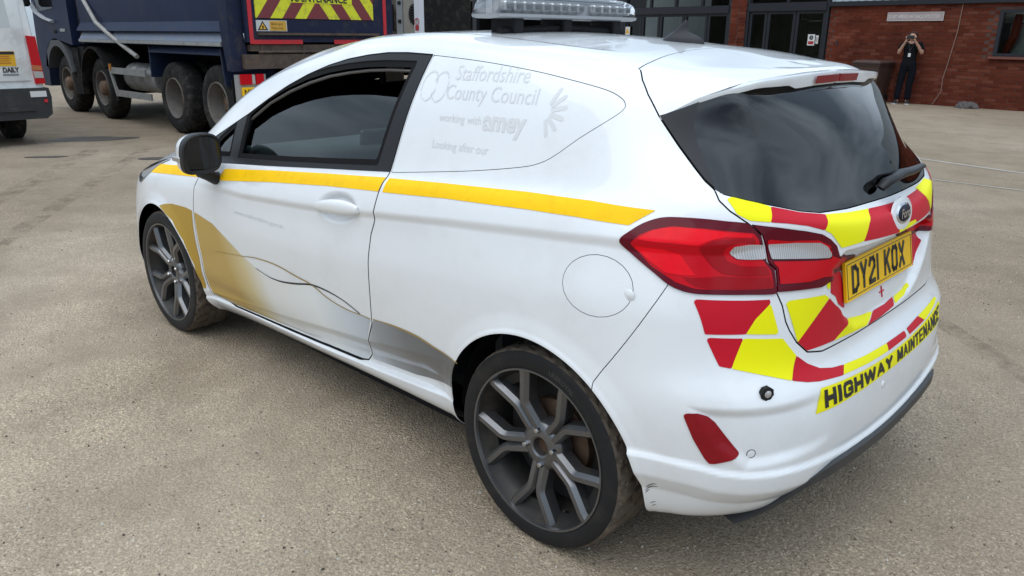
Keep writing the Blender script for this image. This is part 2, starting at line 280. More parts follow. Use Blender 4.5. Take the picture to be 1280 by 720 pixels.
POLY = {
 'door': [(2.0403,.8428),(2.067,.8046),(2.0739,.7539),(2.08,.6997),(2.082,.5967),(2.0802,.4686),(2.1021,.3289),(2.09,.2851),(1.8851,.2691),(1.495,.2802),(1.1544,.2905),(1.0001,.2974),(.9233,.3011),(.8834,.3088),(.8571,.3354),(.8436,.3614),(.8097,.4247),(.769,.4973),(.7561,.6113),(.7493,.6942),(.7455,.751),(.7364,.827),(.7193,.8701),(.7141,.9054),(.7031,.9648),(.689,1.0227),(.6853,1.0342),(.6429,1.3973),(.7677,1.4009),(.8711,1.3988),(.9782,1.3887),(1.0928,1.3725),(1.2105,1.347),(1.328,1.3116),(1.4477,1.2655),(1.574,1.2075),(1.7135,1.139),(1.8782,1.0707),(2.0016,1.0223),(2.132,.9708),(2.0619,.9183)],
 'opening': [(1.7294,.9642),(1.7129,1.1501),(1.5849,1.2221),(1.4551,1.274),(1.3294,1.3129),(1.205,1.3415),(1.0812,1.3592),(.965,1.3705),(.8562,1.376),(.704,1.3775),(.7015,1.3615),(.7563,1.046),(1.0458,1.0197),(1.3166,.9962)],
 'opening_front': [(2.0227,.9557),(1.9356,1.0323),(1.7926,1.1121),(1.7914,1.0913),(1.7979,.9624),(1.9421,.9496)],
 'glass': [(1.7404,.9575),(1.7414,1.0475),(1.6276,1.1002),(1.5389,1.1458),(1.3999,1.193),(1.2667,1.2246),(1.14,1.246),(1.0185,1.2581),(.9024,1.2644),(.6971,1.2644),(.7638,1.0375),(1.0431,1.0132),(1.3141,.9906)],
 'belt': [(2.0106,.9401),(1.7294,.9642),(1.3166,.9962),(1.0458,1.0197),(.7563,1.046),(.6817,1.0495),(.6853,1.0342),(1.0383,1.0028),(1.4575,.9637),(1.8206,.9329),(2.0027,.9185)],
 'panel': [(.6364,1.3963),(.6364,1.3963),(.6324,1.3961),(.4145,1.384),(.2068,1.3646),(.0331,1.3405),(-.0675,1.3239),(-.1153,1.3086),(-.1345,1.2949),(-.1354,1.2787),(-.104,1.2515),(-.0342,1.2024),(.0302,1.1526),(.0746,1.1282),(.1369,1.1109),(.3045,1.0825),(.5029,1.0558),(.6347,1.039),(.6748,1.0347),(.6789,1.0343),(.6789,1.0343)],
 'stripe_wing': [(2.5566,.8426),(2.164,.8809),(1.9487,.8965),(1.9603,.8547),(2.3772,.8196),(2.6483,.7931)],
 'stripe_door': [(1.8036,.9124),(1.4136,.9527),(1.0277,.988),(.6922,1.0163),(.6996,.9728),(.9997,.9502),(1.3885,.9121),(1.8486,.8591)],
 'stripe_rear': [(.6746,1.0168),(.4126,1.0348),(.0792,1.0536),(-.136,1.0604),(-.3051,1.0566),(-.2551,1.0172),(-.108,1.0185),(.0514,1.0136),(.3842,.9964),(.6821,.9732)],
 'gold_wing': [(2.4316,.6658),(2.3695,.6821),(2.2972,.6927),(2.1581,.6977),(2.0955,.6918),(2.0997,.5936),(2.0979,.4651),(2.117,.3262),(2.1237,.3003),(2.1513,.3158),(2.1488,.424),(2.2054,.5333),(2.2929,.615)],
 'swoosh': [(2.0755,.6898),(1.9054,.6628),(1.7773,.6109),(1.6756,.5664),(1.5644,.5316),(1.4719,.517),(1.3464,.5199),(1.1334,.5579),(1.0348,.5284),(.9234,.5137),(.8368,.5148),(.7747,.5132),(.8194,.4217),(.86,.3558),(.8696,.3347),(.8988,.3073),(.9274,.3038),(1.0059,.2998),(1.1603,.2944),(1.5037,.2837),(1.8913,.2743),(2.077,.2926),(2.0928,.3307),(2.0681,.471),(2.0692,.5989)],
 'swoosh_rear': [(.7578,.5148),(.6332,.5259),(.5105,.5255),(.4178,.5127),(.2958,.4997),(.3166,.4502),(.3371,.3981),(.5901,.3462),(.8528,.3234),(.8371,.3637),(.8005,.4274)],
 'line_gold': [(1.916,.5349),(1.6716,.5623),(1.5468,.5792),(1.3857,.5841),(1.242,.5689),(1.1334,.5579),(1.0348,.5284),(.9234,.5137),(.8368,.5148),(.7744,.5145)],
 'line_gold2': [(.757,.5181),(.6328,.5275),(.5102,.527),(.4175,.5142),(.2954,.5025)],
 'line_dark': [(1.5644,.5316),(1.4719,.517),(1.4092,.5157),(1.3464,.5199),(1.2528,.5349),(1.1334,.5579),(1.0267,.5575),(.928,.544),(.8359,.5181)],
 'fuel': [(-.299,.8693),(-.3003,.8501),(-.2953,.8316),(-.2842,.8149),(-.2674,.8009),(-.2459,.7906),(-.2211,.7848),(-.1947,.784),(-.1686,.7885),(-.1447,.798),(-.1247,.812),(-.1099,.8293),(-.1017,.8489),(-.1007,.8692),(-.1073,.889),(-.1208,.9067),(-.1401,.921),(-.1634,.9309),(-.1889,.9357),(-.2146,.9351),(-.239,.9294),(-.2607,.919),(-.2786,.9048),(-.2916,.8879)],
 'tailgate': [(-.2917,1.2681),(-.2482,1.2016),(-.2109,1.1494),(-.1928,1.1258),(-.1721,1.1074),(-.1639,1.0842),(-.141,1.0628),(-.0945,1.033),(-.0632,1.0057),(-.0481,.9548),(-.0456,.9399),(-.0235,.9238),(-.0178,.8795),(-.0145,.8644),(.0029,.8324),(.0158,.7908),(.0291,.7664),(.0544,.7312),(.0931,.6968)],
 'tgbottom': [(.4811,.6968),(.3083,.6805),(.1491,.68),(.0592,.6783),(-.0853,.6839),(-.2031,.6973),(-.2487,.7217),(-.2846,.7473)],
 'shutbump': [(-.2856,.8892),(-.3291,.8203),(-.3432,.7986),(-.4515,.6112)],
 'light_body': [(-.3961,.9817),(-.3772,1.0003),(-.3439,1.0236),(-.3053,1.0395),(-.2695,1.0442),(-.2087,1.0439),(-.1497,1.0392),(-.0924,1.0316),(-.0651,1.0058),(-.0531,.9815),(-.0468,.9455),(-.0269,.9242),(-.0197,.8797),(-.0168,.8647),(-.093,.8693),(-.1713,.8722),(-.223,.8739),(-.2556,.8793),(-.2856,.8911),(-.3164,.9135),(-.3506,.9386),(-.3827,.9642)],
 'light_gate': [(-.0873,1.0309),(-.0135,1.0193),(.0713,1.0021),(.117,.9898),(.1416,.9755),(.1635,.9563),(.1761,.9286),(.2527,.8941),(.2964,.8863),(.2809,.8774),(.2411,.8627),(.1487,.8666),(.1246,.8582),(.0804,.8612),(-.0136,.8681),(-.0186,.9196),(-.0407,.9417),(-.0473,.9758),(-.058,1.005)],
 'lens_body': [(-.1445,.9689),(-.1347,.9825),(-.0951,.9857),(-.0596,.9832),(-.0501,.9476),(-.0938,.9487),(-.1252,.9517),(-.1387,.9611)],
 'lens_gate': [(-.0478,.9831),(.0317,.9796),(.1067,.9716),(.1307,.9586),(.1458,.9368),(.1425,.9288),(.0961,.9332),(-.0357,.9463)],
 'red_base': [(-.3716,.9785),(-.3501,.9981),(-.3226,1.0116),(-.2769,1.0231),(-.2033,1.0215),(-.0837,1.0112),(-.0702,.9944),(-.0589,.9465),(-.0359,.9188),(-.0276,.8787),(-.1635,.8821),(-.2249,.8843),(-.2674,.8964),(-.3218,.9275)],
 'red_top': [(-.3557,.9885),(-.3227,1.0098),(-.2952,1.0183),(-.2587,1.0217),(-.2034,1.0188),(-.0898,1.0087),(-.0853,1.001),(-.1561,1.0033),(-.1891,.9962),(-.2192,.9847),(-.278,.987),(-.3232,.9866)],
 'red_side': [(-.3658,.9731),(-.2953,.9716),(-.2582,.9608),(-.236,.9293),(-.2212,.9136),(-.2582,.9134),(-.291,.9162),(-.3272,.9398)],
 'red_mid': [(-.2171,.9808),(-.1853,.9945),(-.1364,.9994),(-.0831,.9989),(-.0762,.9871),(-.1161,.9913),(-.15,.9849),(-.1602,.9691),(-.1479,.9466),(-.1142,.935),(-.0492,.931),(-.0382,.9098),(-.1141,.913),(-.1596,.9194),(-.1829,.934),(-.2021,.9557)],
 'red_low': [(-.2546,.9082),(-.2212,.909),(-.1635,.9131),(-.0381,.9052),(-.0287,.8807),(-.1036,.8821),(-.1831,.8842),(-.2249,.8898)],
 'red_gate': [(-.0465,.9946),(.0148,.9853),(.0498,.9838),(.1035,.978),(.1409,.9593),(.1515,.9315),(.2491,.8879),(.2045,.8749),(.1262,.8832),(.0792,.8792),(-.0107,.8862),(-.0156,.9241),(-.0335,.9406),(.0976,.9272),(.1494,.9258),(.1364,.9538),(.1093,.9703),(.0318,.9786),(-.0477,.9821)],
 'black_panel': [(-.2917,1.2681),(-.1891,1.3017),(-.2079,1.2586),(-.2001,1.2017),(-.1811,1.1494),(-.1721,1.1074),(-.1928,1.1258),(-.2109,1.1494),(-.2482,1.2016)],
 'rear_glass': [(.6424,1.1091),(.6367,1.0974),(.5991,1.0843),(.5516,1.0709),(.4658,1.0492),(.3995,1.0387),(.2803,1.0341),(.1694,1.0343),(-.0186,1.0313),(-.134,1.0318),(-.2857,1.0394),(-.3434,1.0483)],
 'c_y1': [(.6368,1.0873),(.624,1.0912),(.6142,1.0904),(.5465,1.0666),(.5714,1.034),(.6171,1.0402),(.6371,1.055)],
 'c_r1': [(.5465,1.0666),(.4689,1.047),(.3848,1.0335),(.4144,.9998),(.4685,1.0165),(.5263,1.0277),(.5714,1.034)],
 'c_y2': [(.3848,1.0335),(.2839,1.0261),(.1753,1.0215),(.2257,.9917),(.2573,.9509),(.3532,.9472),(.3743,.9707),(.3921,.9891),(.4144,.9998)],
 'c_r2': [(.1753,1.0215),(.0683,1.0174),(-.0468,1.0149),(-.0826,1.0156),(-.2307,1.0217),(-.2358,1.004),(-.2649,.9858),(-.3131,.9487),(-.1149,.943),(.0393,.9391),(.2573,.9509),(.2257,.9917)],
 'c_y2b': [(.019,.9564),(-.0268,.9552),(-.1054,.9541),(-.1146,.9443),(-.0492,.9399),(.036,.9386)],
 'c_y3': [(-.2307,1.0217),(-.3699,1.0346),(-.3941,1.0029),(-.3652,.9629),(-.3131,.9487),(-.2649,.9858),(-.2358,1.004)],
 't_y1': [(.5551,.8368),(.543,.8418),(.4129,.8343),(.3917,.8226),(.5187,.7305)],
 't_r1': [(.3915,.8211),(.3602,.7966),(.2469,.7258),(.3474,.694),(.4876,.7014),(.5187,.7305)],
 't_y2': [(.2469,.7258),(.1429,.7099),(.0576,.7024),(.131,.6811),(.3474,.694)],
 't_r2': [(.0516,.7022),(-.0356,.7008),(-.1155,.7064),(-.0886,.6855),(.0279,.6801),(.1258,.6798)],
 't_y3': [(-.1214,.7052),(-.1907,.7123),(-.2382,.7252),(-.233,.7123),(-.1854,.6977),(-.0961,.6862)],
 't_rl': [(.3915,.8734),(.2641,.8602),(.2486,.8111),(.2502,.754),(.3886,.8348)],
 't_yl': [(.4084,.8681),(.3935,.8718),(.3909,.8395),(.4059,.8529)],
 't_rr': [(-.2917,.8684),(-.3296,.871),(-.3572,.8375),(-.2889,.7633),(-.2815,.7676)],
 'b_r1': [(.7531,.8552),(.7484,.8605),(.5999,.852),(.5987,.8428),(.6407,.8085),(.6655,.7738),(.7444,.7774)],
 'b_y1': [(.5987,.8428),(.5802,.7669),(.5851,.7633),(.6655,.7738),(.6407,.8085)],
 'b_r2': [(.7426,.7645),(.7389,.7693),(.6715,.7641),(.7045,.6924),(.727,.6991)],
 'b_y2': [(.6715,.7641),(.5686,.7499),(.5531,.7307),(.526,.6978),(.5608,.6436),(.6168,.6632),(.7045,.6924)],
 'b_r3': [(.5252,.6976),(.4868,.6685),(.4387,.6454),(.3806,.6316),(.3189,.6235),(.342,.6029),(.4613,.619),(.5099,.6289),(.5608,.6436)],
 'b_y3': [(.3189,.6235),(.1954,.6137),(.0369,.6082),(.0397,.5881),(.1879,.593),(.3406,.6035)],
 'b_r4': [(.0369,.6082),(-.1132,.6073),(-.1159,.5888),(.0397,.5881)],
 'b_r5': [(-.1338,.6079),(-.2552,.6156),(-.2979,.5935),(-.1436,.5886)],
 'b_y5': [(-.257,.6152),(-.3602,.6205),(-.4607,.6275),(-.4868,.6189),(-.4051,.6053),(-.3023,.5924)],
 'band': [(.4668,.6056),(.4867,.5356),(.3066,.5339),(.044,.5295),(-.1434,.525),(-.3277,.5251),(-.3847,.5581),(-.2913,.5754),(.0128,.5724),(.2318,.5848)],
 'reflector': [(-.2419,.5779),(-.235,.5853),(-.2086,.5862),(-.1845,.5788),(-.1659,.5643),(-.1334,.524),(-.1002,.4829),(-.1013,.4756),(-.113,.4674),(-.1586,.4534),(-.172,.4532),(-.1848,.468),(-.2155,.5186)],
 'sensor': [(-.5869,.6819,.4757),(-.5927,.6742,.4749),(-.5877,.6812,.4656)],
 'camera_black': [(-.5914,.6491,.6323),(-.6004,.633,.6298),(-.5958,.655,.6197)],
 'cross': [(-.6092,-.0212,.7373),(-.6088,-.0541,.7397),(-.6132,-.0189,.7162)],
 'tow': [(-.6875,.174,.505)],
 'hl': [(2.7985,.729),(2.8982,.7676),(2.8694,.7956),(2.6055,.8532),(2.4396,.8756),(2.5542,.8383),(2.6337,.7914),(2.7529,.728)],
 'spoil': [(-.3206,1.3792),(-.3237,1.3518),(-.3156,1.3189),(-.2917,1.2681),(-.2636,1.277),(-.1911,1.3017),(-.1054,1.3261),(-.0398,1.3397),(.0378,1.3467),(.147,1.3538),(.3116,1.3571)],
 'spoilshut': [(-.0987,.5521),(-.0886,.4831),(-.0623,.3668),(-.0387,.2252),(-.0377,.1334),(-.07,.0454)],
 'handle': [(1.069,.8466,.8693),(.9525,.8236,.9151),(.7888,.8467,.9017),(.961,.8228,.848)],
 'ghost': [(.647,.6554,1.3693),(.1235,.6509,1.3421),(.4101,.7532,1.1475),(.1436,.724,1.204),(.4606,.7638,1.1193),(.1717,.7579,1.1156)],
 'ghostw': [(1.7175,.8436,.738),(1.2183,.8484,.7486)],
 'valance2': [(-.3806,.8344,.4149),(-.463,.7977,.3975),(-.5139,.7653,.3802),(-.5875,.7048,.3858),(-.6453,.6146,.3927),(-.6783,.4713,.3762)],
 'black_top': [(-.552,.6347,.2654),(-.5718,.6047,.2672),(-.5985,.5929,.2916),(-.6358,.5754,.3344),(-.6644,.5455,.3741),(-.6783,.4713,.3762),(-.6908,.3286,.375),(-.6948,.1943,.3706),(-.6957,.0073,.3709),(-.6915,-.2146,.3795),(-.6842,-.3879,.3955)],
 'mirror': [(1.9298,.8248,.8603),(1.831,.8248,.873),(1.8249,.7911,.9448)],
 'scuff1': [(-.3699,.8074,.3394),(-.38,.8089,.3518),(-.3918,.8091,.3606),(-.4016,.8055,.3622)],
 'scuff2': [(-.3671,.8058,.3277),(-.3754,.8044,.3393),(-.387,.8042,.3492),(-.4009,.7996,.3521)],
 'scuff3': [(-.3683,.803,.3198),(-.3725,.8028,.3288),(-.3787,.8016,.3359)],
 'scuff4': [(-.3746,.7861,.2832),(-.3816,.7863,.2914),(-.3896,.7835,.2938)],
 'scuff5': [(-.3765,.7805,.274),(-.3837,.7808,.2812),(-.3874,.7788,.2808)],
 'arm': [(-.5831,.0703,1.0703),(-.5545,-.2951,1.0803)],
}
# ---------------------------------------------------------------- sheets: pieces cut out of the body surface
class Sheet:
    def __init__(s, V, N, T): s.V, s.N, s.T = V, N, T
    def compact(s):
        u, inv = np.unique(s.T.ravel(), return_inverse=True)
        return Sheet(s.V[u], s.N[u], inv.reshape(-1, 3))
    def near(s, lo, hi, pad=.04):
        k = np.all((s.V >= np.array(lo)-pad) & (s.V <= np.array(hi)+pad), 1)
        return Sheet(s.V, s.N, s.T[k[s.T].any(1)]).compact()
    def moved(s, d): return Sheet(s.V+s.N*d, s.N, s.T)
    def mirrored(s): m = np.array([1, -1, 1]); return Sheet(s.V*m, s.N*m, s.T[:, ::-1])
    def both(s): m = s.mirrored(); return Sheet(np.concatenate([s.V, m.V]), np.concatenate([s.N, m.N]), np.concatenate([s.T, m.T+len(s.V)]))
def clip(S, fn):
    """the part of the sheet where fn(points, normals) >= 0, cut cleanly along fn = 0"""
    f = fn(S.V, S.N); f = np.where(np.abs(f) < 1e-6, 1e-6, f); pos = f[S.T] > 0; c = pos.sum(1)
    keep = S.T[c == 3]; V, N, new, cache = list(S.V), list(S.N), [], {}; V2, N2 = [], []; base = len(S.V)
    def cut(a, b):
        k = (a, b) if a < b else (b, a)
        if k not in cache:
            t = f[a]/(f[a]-f[b]); n = S.N[a]*(1-t)+S.N[b]*t; ln = np.linalg.norm(n)
            V2.append(S.V[a]*(1-t)+S.V[b]*t); N2.append(n/(ln if ln > 1e-9 else 1)); cache[k] = base+len(V2)-1
        return cache[k]
    for tri, p, k in zip(S.T[(c == 1) | (c == 2)].tolist(), pos[(c == 1) | (c == 2)].tolist(), c[(c == 1) | (c == 2)].tolist()):
        if k == 1:
            i = p.index(True); a, b, d = tri[i], tri[(i+1) % 3], tri[(i+2) % 3]; new.append((a, cut(a, b), cut(a, d)))
        else:
            i = p.index(False); a, b, d = tri[i], tri[(i+1) % 3], tri[(i+2) % 3]; x, y = cut(b, a), cut(d, a); new += [(b, d, x), (d, y, x)]
    T = np.concatenate([keep, np.array(new, dtype=int).reshape(-1, 3)])
    return Sheet(np.concatenate([S.V, np.array(V2).reshape(-1, 3)]), np.concatenate([S.N, np.array(N2).reshape(-1, 3)]), T).compact()
def bound(S):
    """directed boundary edges"""
    E = np.concatenate([S.T[:, [0, 1]], S.T[:, [1, 2]], S.T[:, [2, 0]]]); s = np.sort(E, 1)
    key = s[:, 0].astype(np.int64)*(len(S.V)+1)+s[:, 1]; u, idx, cnt = np.unique(key, return_index=True, return_counts=True)
    return E[idx[cnt == 1]]
def sheet_obj(name, S, m, parent=None, off=0, flange=0, skip_y0=True):
    V, N, T = S.V+S.N*off, S.N, S.T
    if flange:
        e = bound(S)
        if skip_y0: e = e[~((np.abs(V[e[:, 0], 1]) < 2e-3) & (np.abs(V[e[:, 1], 1]) < 2e-3))]
        out = np.zeros_like(V); d = V[e[:, 1]]-V[e[:, 0]]; o = np.cross(d, N[e[:, 0]])
        np.add.at(out, e[:, 0], o); np.add.at(out, e[:, 1], o); ids = np.unique(e); mp = -np.ones(len(V), int); n0 = len(V); mp[ids] = np.arange(len(ids))
        o = out[ids]; o /= np.linalg.norm(o, axis=1, keepdims=True)+1e-12
        ed = (o*.8+N[ids]*.6); r = .0006
        V = np.concatenate([V, V[ids], V[ids]-N[ids]*flange-o*.002]); N = np.concatenate([N, ed/np.linalg.norm(ed, axis=1, keepdims=True), o])
        a, b = mp[e[:, 0]]+n0, mp[e[:, 1]]+n0; k = len(ids)
        T = np.concatenate([T, np.stack([b, a, a+k], 1), np.stack([b, a+k, b+k], 1)])
    me = bpy.data.meshes.new(name); me.vertices.add(len(V)); me.vertices.foreach_set('co', V.astype(np.float32).ravel())
    me.loops.add(len(T)*3); me.loops.foreach_set('vertex_index', T.astype(np.int32).ravel())
    me.polygons.add(len(T)); me.polygons.foreach_set('loop_start', np.arange(0, len(T)*3, 3, dtype=np.int32)); me.polygons.foreach_set('use_smooth', np.ones(len(T), bool))
    me.update(calc_edges=True); me.validate(clean_customdata=False)
    if len(me.vertices) == len(N): me.normals_split_custom_set_from_vertices(N.astype(np.float32).tolist())
    me.materials.append(m); o = bpy.data.objects.new(name, me); COL.objects.link(o)
    if parent is not None: o.parent = parent
    return o
# projections that the outlines are given in
SIDE = lambda V: V[:, [0, 2]]
BACK = lambda V: V[:, [1, 2]]
DIAG = lambda V: np.stack([(-V[:, 0]-V[:, 1])*.70711, V[:, 2]], 1)
def spline(poly, n=4):
    """closed Catmull-Rom through the outline"""
    P = np.array(poly, float); out = []
    for i in range(len(P)):
        a, b, c, d = P[i-1], P[i], P[(i+1) % len(P)], P[(i+2) % len(P)]
        for t in np.arange(n)/n: out.append(.5*(2*b+(c-a)*t+(2*a-5*b+4*c-d)*t*t+(3*b-a-3*c+d)*t**3))
    return np.array(out)
def inside(poly, proj, mask, grow=0, rnd=False):
    P = spline(poly) if rnd else np.array(poly)
    def f(V, N):
        q = proj(V); lo, hi = P.min(0)-.03, P.max(0)+.03; k = np.all((q > lo) & (q < hi), 1) & mask(V, N); r = np.full(len(V), -.03)
        if k.any(): r[k] = poly_sdf(q[k], P)+grow
        return r
    return f
neg = lambda fn, g=0: (lambda V, N: -fn(V, N)-g)
left = lambda V, N: (V[:, 1] > .5)
tail = lambda V, N: (V[:, 0] < .12)
def build_form(nu=540, nv=370):
    G = form(nu, nv); N = grid_normals(G); i = np.arange(nu*nv).reshape(nv, nu)
    N[:, 0, 1] = 0; N[:, -1, 1] = 0; N[-1, :, 1] = 0; N /= np.linalg.norm(N, axis=2, keepdims=True)+1e-12
    a, b, c, d = i[:-1, :-1].ravel(), i[:-1, 1:].ravel(), i[1:, 1:].ravel(), i[1:, :-1].ravel()
    T = np.concatenate([np.stack([a, b, c], 1), np.stack([a, c, d], 1)]); V = G.reshape(-1, 3)
    e = np.cross(V[T[:, 1]]-V[T[:, 0]], V[T[:, 2]]-V[T[:, 0]]); T = T[np.linalg.norm(e, axis=1) > 1e-9]
    k = len(T)//2; e = np.cross(V[T[k, 1]]-V[T[k, 0]], V[T[k, 2]]-V[T[k, 0]])
    if e @ N.reshape(-1, 3)[T[k, 0]] < 0: T = T[:, ::-1]
    return Sheet(V, N.reshape(-1, 3), T)
HALF = build_form(); FULL = HALF.both()
BODY = BVHTree.FromPolygons(FULL.V.tolist(), FULL.T.tolist())
def on_body(p, d, off=.0015):
    """the point of the body seen from p along d, lifted by off"""
    h, n, i, _ = BODY.ray_cast(Vector(p)-Vector(d)*.6, Vector(d))
    if h is None: return Vector(p)
    return h+(n if n.dot(Vector(d)) < 0 else -n)*off

# ---------------------------------------------------------------- car materials
white = mat('white_paint', (.76, .775, .79), .4, coat=1, dirt=((.42, .37, .31), .13, 5))
white2 = mat('white_plastic', (.78, .79, .79), .3, coat=.6)
black = mat('satin_black_trim', (.016, .016, .018), .42, spec=.3, bump=.03, bscale=300)
gloss = mat('gloss_black_panel', (.010, .010, .012), .08, coat=.5)
rubber = mat('black_rubber', (.012, .012, .013), .7, spec=.25)
tyre_m = mat('tyre_rubber', (.013, .013, .014), .6, spec=.25, dirt=((.06, .05, .04), .35, 9), bump=.06, bscale=180)
tread_m = mat('dusty_tread_rubber', (.105, .084, .066), .9, spec=.2, dirt=((.21, .165, .125), .8, 14), bump=.1, bscale=150)
alloy = mat('gunmetal_alloy', (.15, .15, .155), .32, metal=.8, coat=.25, rvar=.06, vscale=8)
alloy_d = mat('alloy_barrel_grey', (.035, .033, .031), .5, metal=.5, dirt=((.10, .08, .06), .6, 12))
steel = mat('bright_steel', (.55, .55, .56), .25, metal=1)
rust = mat('brown_brake_iron', (.12, .075, .05), .6, metal=.6, var=.3, vscale=20)
amber_y = mat('amber_yellow_tape', (.95, .56, .002), .5, spec=.2, var=.04, vscale=14, dirt=((.55, .30, .01), .30, 25))
c_red = mat('red_reflective_tape', (.52, .006, .020), .45, spec=.22)
c_yel = mat('fluorescent_yellow_tape', (.84, .80, .002), .45, spec=.2)
c_yel2 = mat('yellow_lettering_band', (.84, .76, .004), .45, spec=.2)
ink = mat('black_print', (.010, .010, .010), .45)
gold = mat('gold_vinyl', (.47, .295, .050), .42, metal=.2, spec=.3)
goldline = mat('gold_print_line', (.34, .22, .06), .4)
ghost = mat('glue_residue_grey', (.63, .635, .64), .55)
side_glass = glass('tinted_side_glass', (.62, .77, .73), 1.0, 1.75)
back_glass = glass('dark_rear_glass', (.05, .058, .062), 1.0, 1.52)
lens_dark = mat('maroon_lens', (.105, .002, .010), .10, spec=.22)
lens_red = mat('bright_red_lens', (.78, .003, .012), .15, spec=.2, var=.10, vscale=18)
lens_mid = mat('mid_red_lens', (.50, .002, .009), .15, spec=.2); lens_deep = mat('deep_red_lens', (.30, .0015, .006), .12, spec=.2)
lens_clear = mat('clear_ribbed_lens', (.48, .45, .44), .2, metal=.4, var=.22, vscale=25)
def ribs(m, scale):
    n = m.node_tree; b = n.nodes['Principled BSDF']; w_ = n.nodes.new('ShaderNodeTexWave'); w_.inputs['Scale'].default_value = scale; w_.inputs['Distortion'].default_value = 1.5; w_.bands_direction = 'Y'; t = n.nodes.new('ShaderNodeTexCoord'); r = n.nodes.new('ShaderNodeValToRGB'); r.color_ramp.elements[0].color = (.36, .34, .34, 1); r.color_ramp.elements[1].color = (.56, .54, .53, 1)
    n.links.new(t.outputs['Object'], w_.inputs['Vector']); n.links.new(w_.outputs['Fac'], r.inputs['Fac']); n.links.new(r.outputs['Color'], b.inputs['Base Color'])
ribs(lens_clear, 55)
refl_red = mat('dark_red_reflector', (.24, .004, .010), .3, spec=.3, var=.1, vscale=40)
chrome = mat('chrome', (.75, .76, .78), .06, metal=1)
cabin = mat('cabin_grey', (.055, .058, .06), .75)
cabin_l = mat('headlining', (.20, .20, .195), .9)
seat_m = mat('seat_cloth', (.03, .032, .035), .9, bump=.1, bscale=200)
plate_y = mat('yellow_number_plate', (.86, .50, .006), .4, spec=.25)
def gradient_mat(name, stops, lo, hi, rough=.3):
    """printed fade running along the car"""
    m = mat(name, (.8, .8, .8), rough, coat=.6); n = m.node_tree; l = n.links.new; b = n.nodes['Principled BSDF']
    t = n.nodes.new('ShaderNodeTexCoord'); s = n.nodes.new('ShaderNodeSeparateXYZ'); r = n.nodes.new('ShaderNodeMapRange'); c = n.nodes.new('ShaderNodeValToRGB')
    z = n.nodes.new('ShaderNodeTexNoise'); z.inputs['Scale'].default_value = 3
    ad = n.nodes.new('ShaderNodeMath'); ad.operation = 'MULTIPLY_ADD'; ad.inputs[1].default_value = -.35
    l(t.outputs['Object'], s.inputs[0]); l(s.outputs['Z'], ad.inputs[0]); l(s.outputs['X'], ad.inputs[2]); l(ad.outputs[0], r.inputs['Value'])
    r.inputs['From Min'].default_value = lo; r.inputs['From Max'].default_value = hi; l(r.outputs[0], c.inputs['Fac'])
    e = c.color_ramp.elements
    while len(e) < len(stops): e.new(.5)
    for k, (p, col) in enumerate(stops): e[k].position = p; e[k].color = (*col, 1)
    l(c.outputs['Color'], b.inputs['Base Color']); return m
fade = gradient_mat('gold_to_silver_fade', [(0, (.42, .46, .51)), (.10, (.56, .61, .66)), (.26, (.77, .79, .79)), (.52, (.74, .74, .71)), (.64, (.60, .49, .24)), (.76, (.47, .295, .05))], .60, 2.0)
fade2 = gradient_mat('silver_to_grey_fade', [(0, (.095, .10, .105)), (.45, (.14, .148, .156)), (.8, (.27, .29, .31)), (1, (.46, .49, .53))], .15, .70)

# ---------------------------------------------------------------- the car
CAR = empty('panel_van', (0, 0, 0), 'white hatchback with yellow side stripe, chevron tailgate and roof light bar', 'car')
def arches(V, N):
    r = np.full(len(V), -.05)
    for cx, ra in ((0, .362), (2.493, .352)):
        d = np.maximum(ra-np.hypot(V[:, 0]-cx, V[:, 2]-.31), np.minimum(ra*.985-np.abs(V[:, 0]-cx), .31-V[:, 2])); r = np.maximum(r, d)
    return np.where(V[:, 1] > .45, r, -.05)
P = POLY
SPE = np.array(P['spoil'][3:]+[(.5, 1.3575), (.7, 1.3575)]); RG = np.array(sorted([(abs(a), b) for a, b in P['rear_glass'][:8]]+[(0, 1.033)])); SH = np.array(P['spoilshut'][:5]+[(-.035, 0), (-.035, -.1)])[::-1]
tg_poly = P['tailgate']+[(.15, .682), (.30, .677), (.46, .676), (.9, .676), (.9, 1.7), (-.33, 1.7), (-.3206, 1.3792), (-.3237, 1.3517), (-.3156, 1.3189)]
def f_tail(V, N):
    d = inside(tg_poly, DIAG, tail)(V, N); s = np.interp(V[:, 1], SH[:, 1], SH[:, 0])-V[:, 0]
    return np.where((N[:, 2] > .72) & (V[:, 1] < .56) & (V[:, 2] > 1.34), np.clip(s, -.03, .03), d)
sb = P['shutbump']
f_bump = inside([sb[0], sb[1], sb[3], (-.47, .50), (-.47, -.1), (.95, -.1), (.95, .95), (sb[0][0], .95)], DIAG, lambda V, N: (V[:, 0] < .3))
f_lb, f_lg = inside(P['light_body'], DIAG, tail, rnd=True), inside(P['light_gate'], DIAG, tail)
f_door, f_open, f_tri = inside(P['door'], SIDE, left), inside(P['opening'], SIDE, left), inside(P['opening_front'], SIDE, left)
f_panel, f_fuel = inside(P['panel'], SIDE, left, rnd=True), inside(P['fuel'], SIDE, left)
f_wind = inside([(-.1, 1.055), (.55, 1.04), (.57, 1.06), (.42, 1.29), (.34, 1.325), (-.1, 1.350)], BACK, lambda V, N: (V[:, 0] > 1.3))
f_hood = inside([(2.45, -.1), (2.33, .58), (2.6, .655), (2.95, .60), (3.14, .40), (3.19, -.1)], lambda V: V[:, :2], lambda V, N: N[:, 2] > .35)
S = clip(HALF, neg(arches))
TG = clip(S, lambda V, N: f_tail(V, N)-.002); S = clip(S, neg(f_tail, .002))
LB = clip(S, f_lb); S = clip(S, neg(f_lb, .001)); LG = clip(TG, f_lg); TG = clip(TG, neg(f_lg, .001))
BU = clip(S, lambda V, N: f_bump(V, N)-.001); S = clip(S, neg(f_bump, .001))
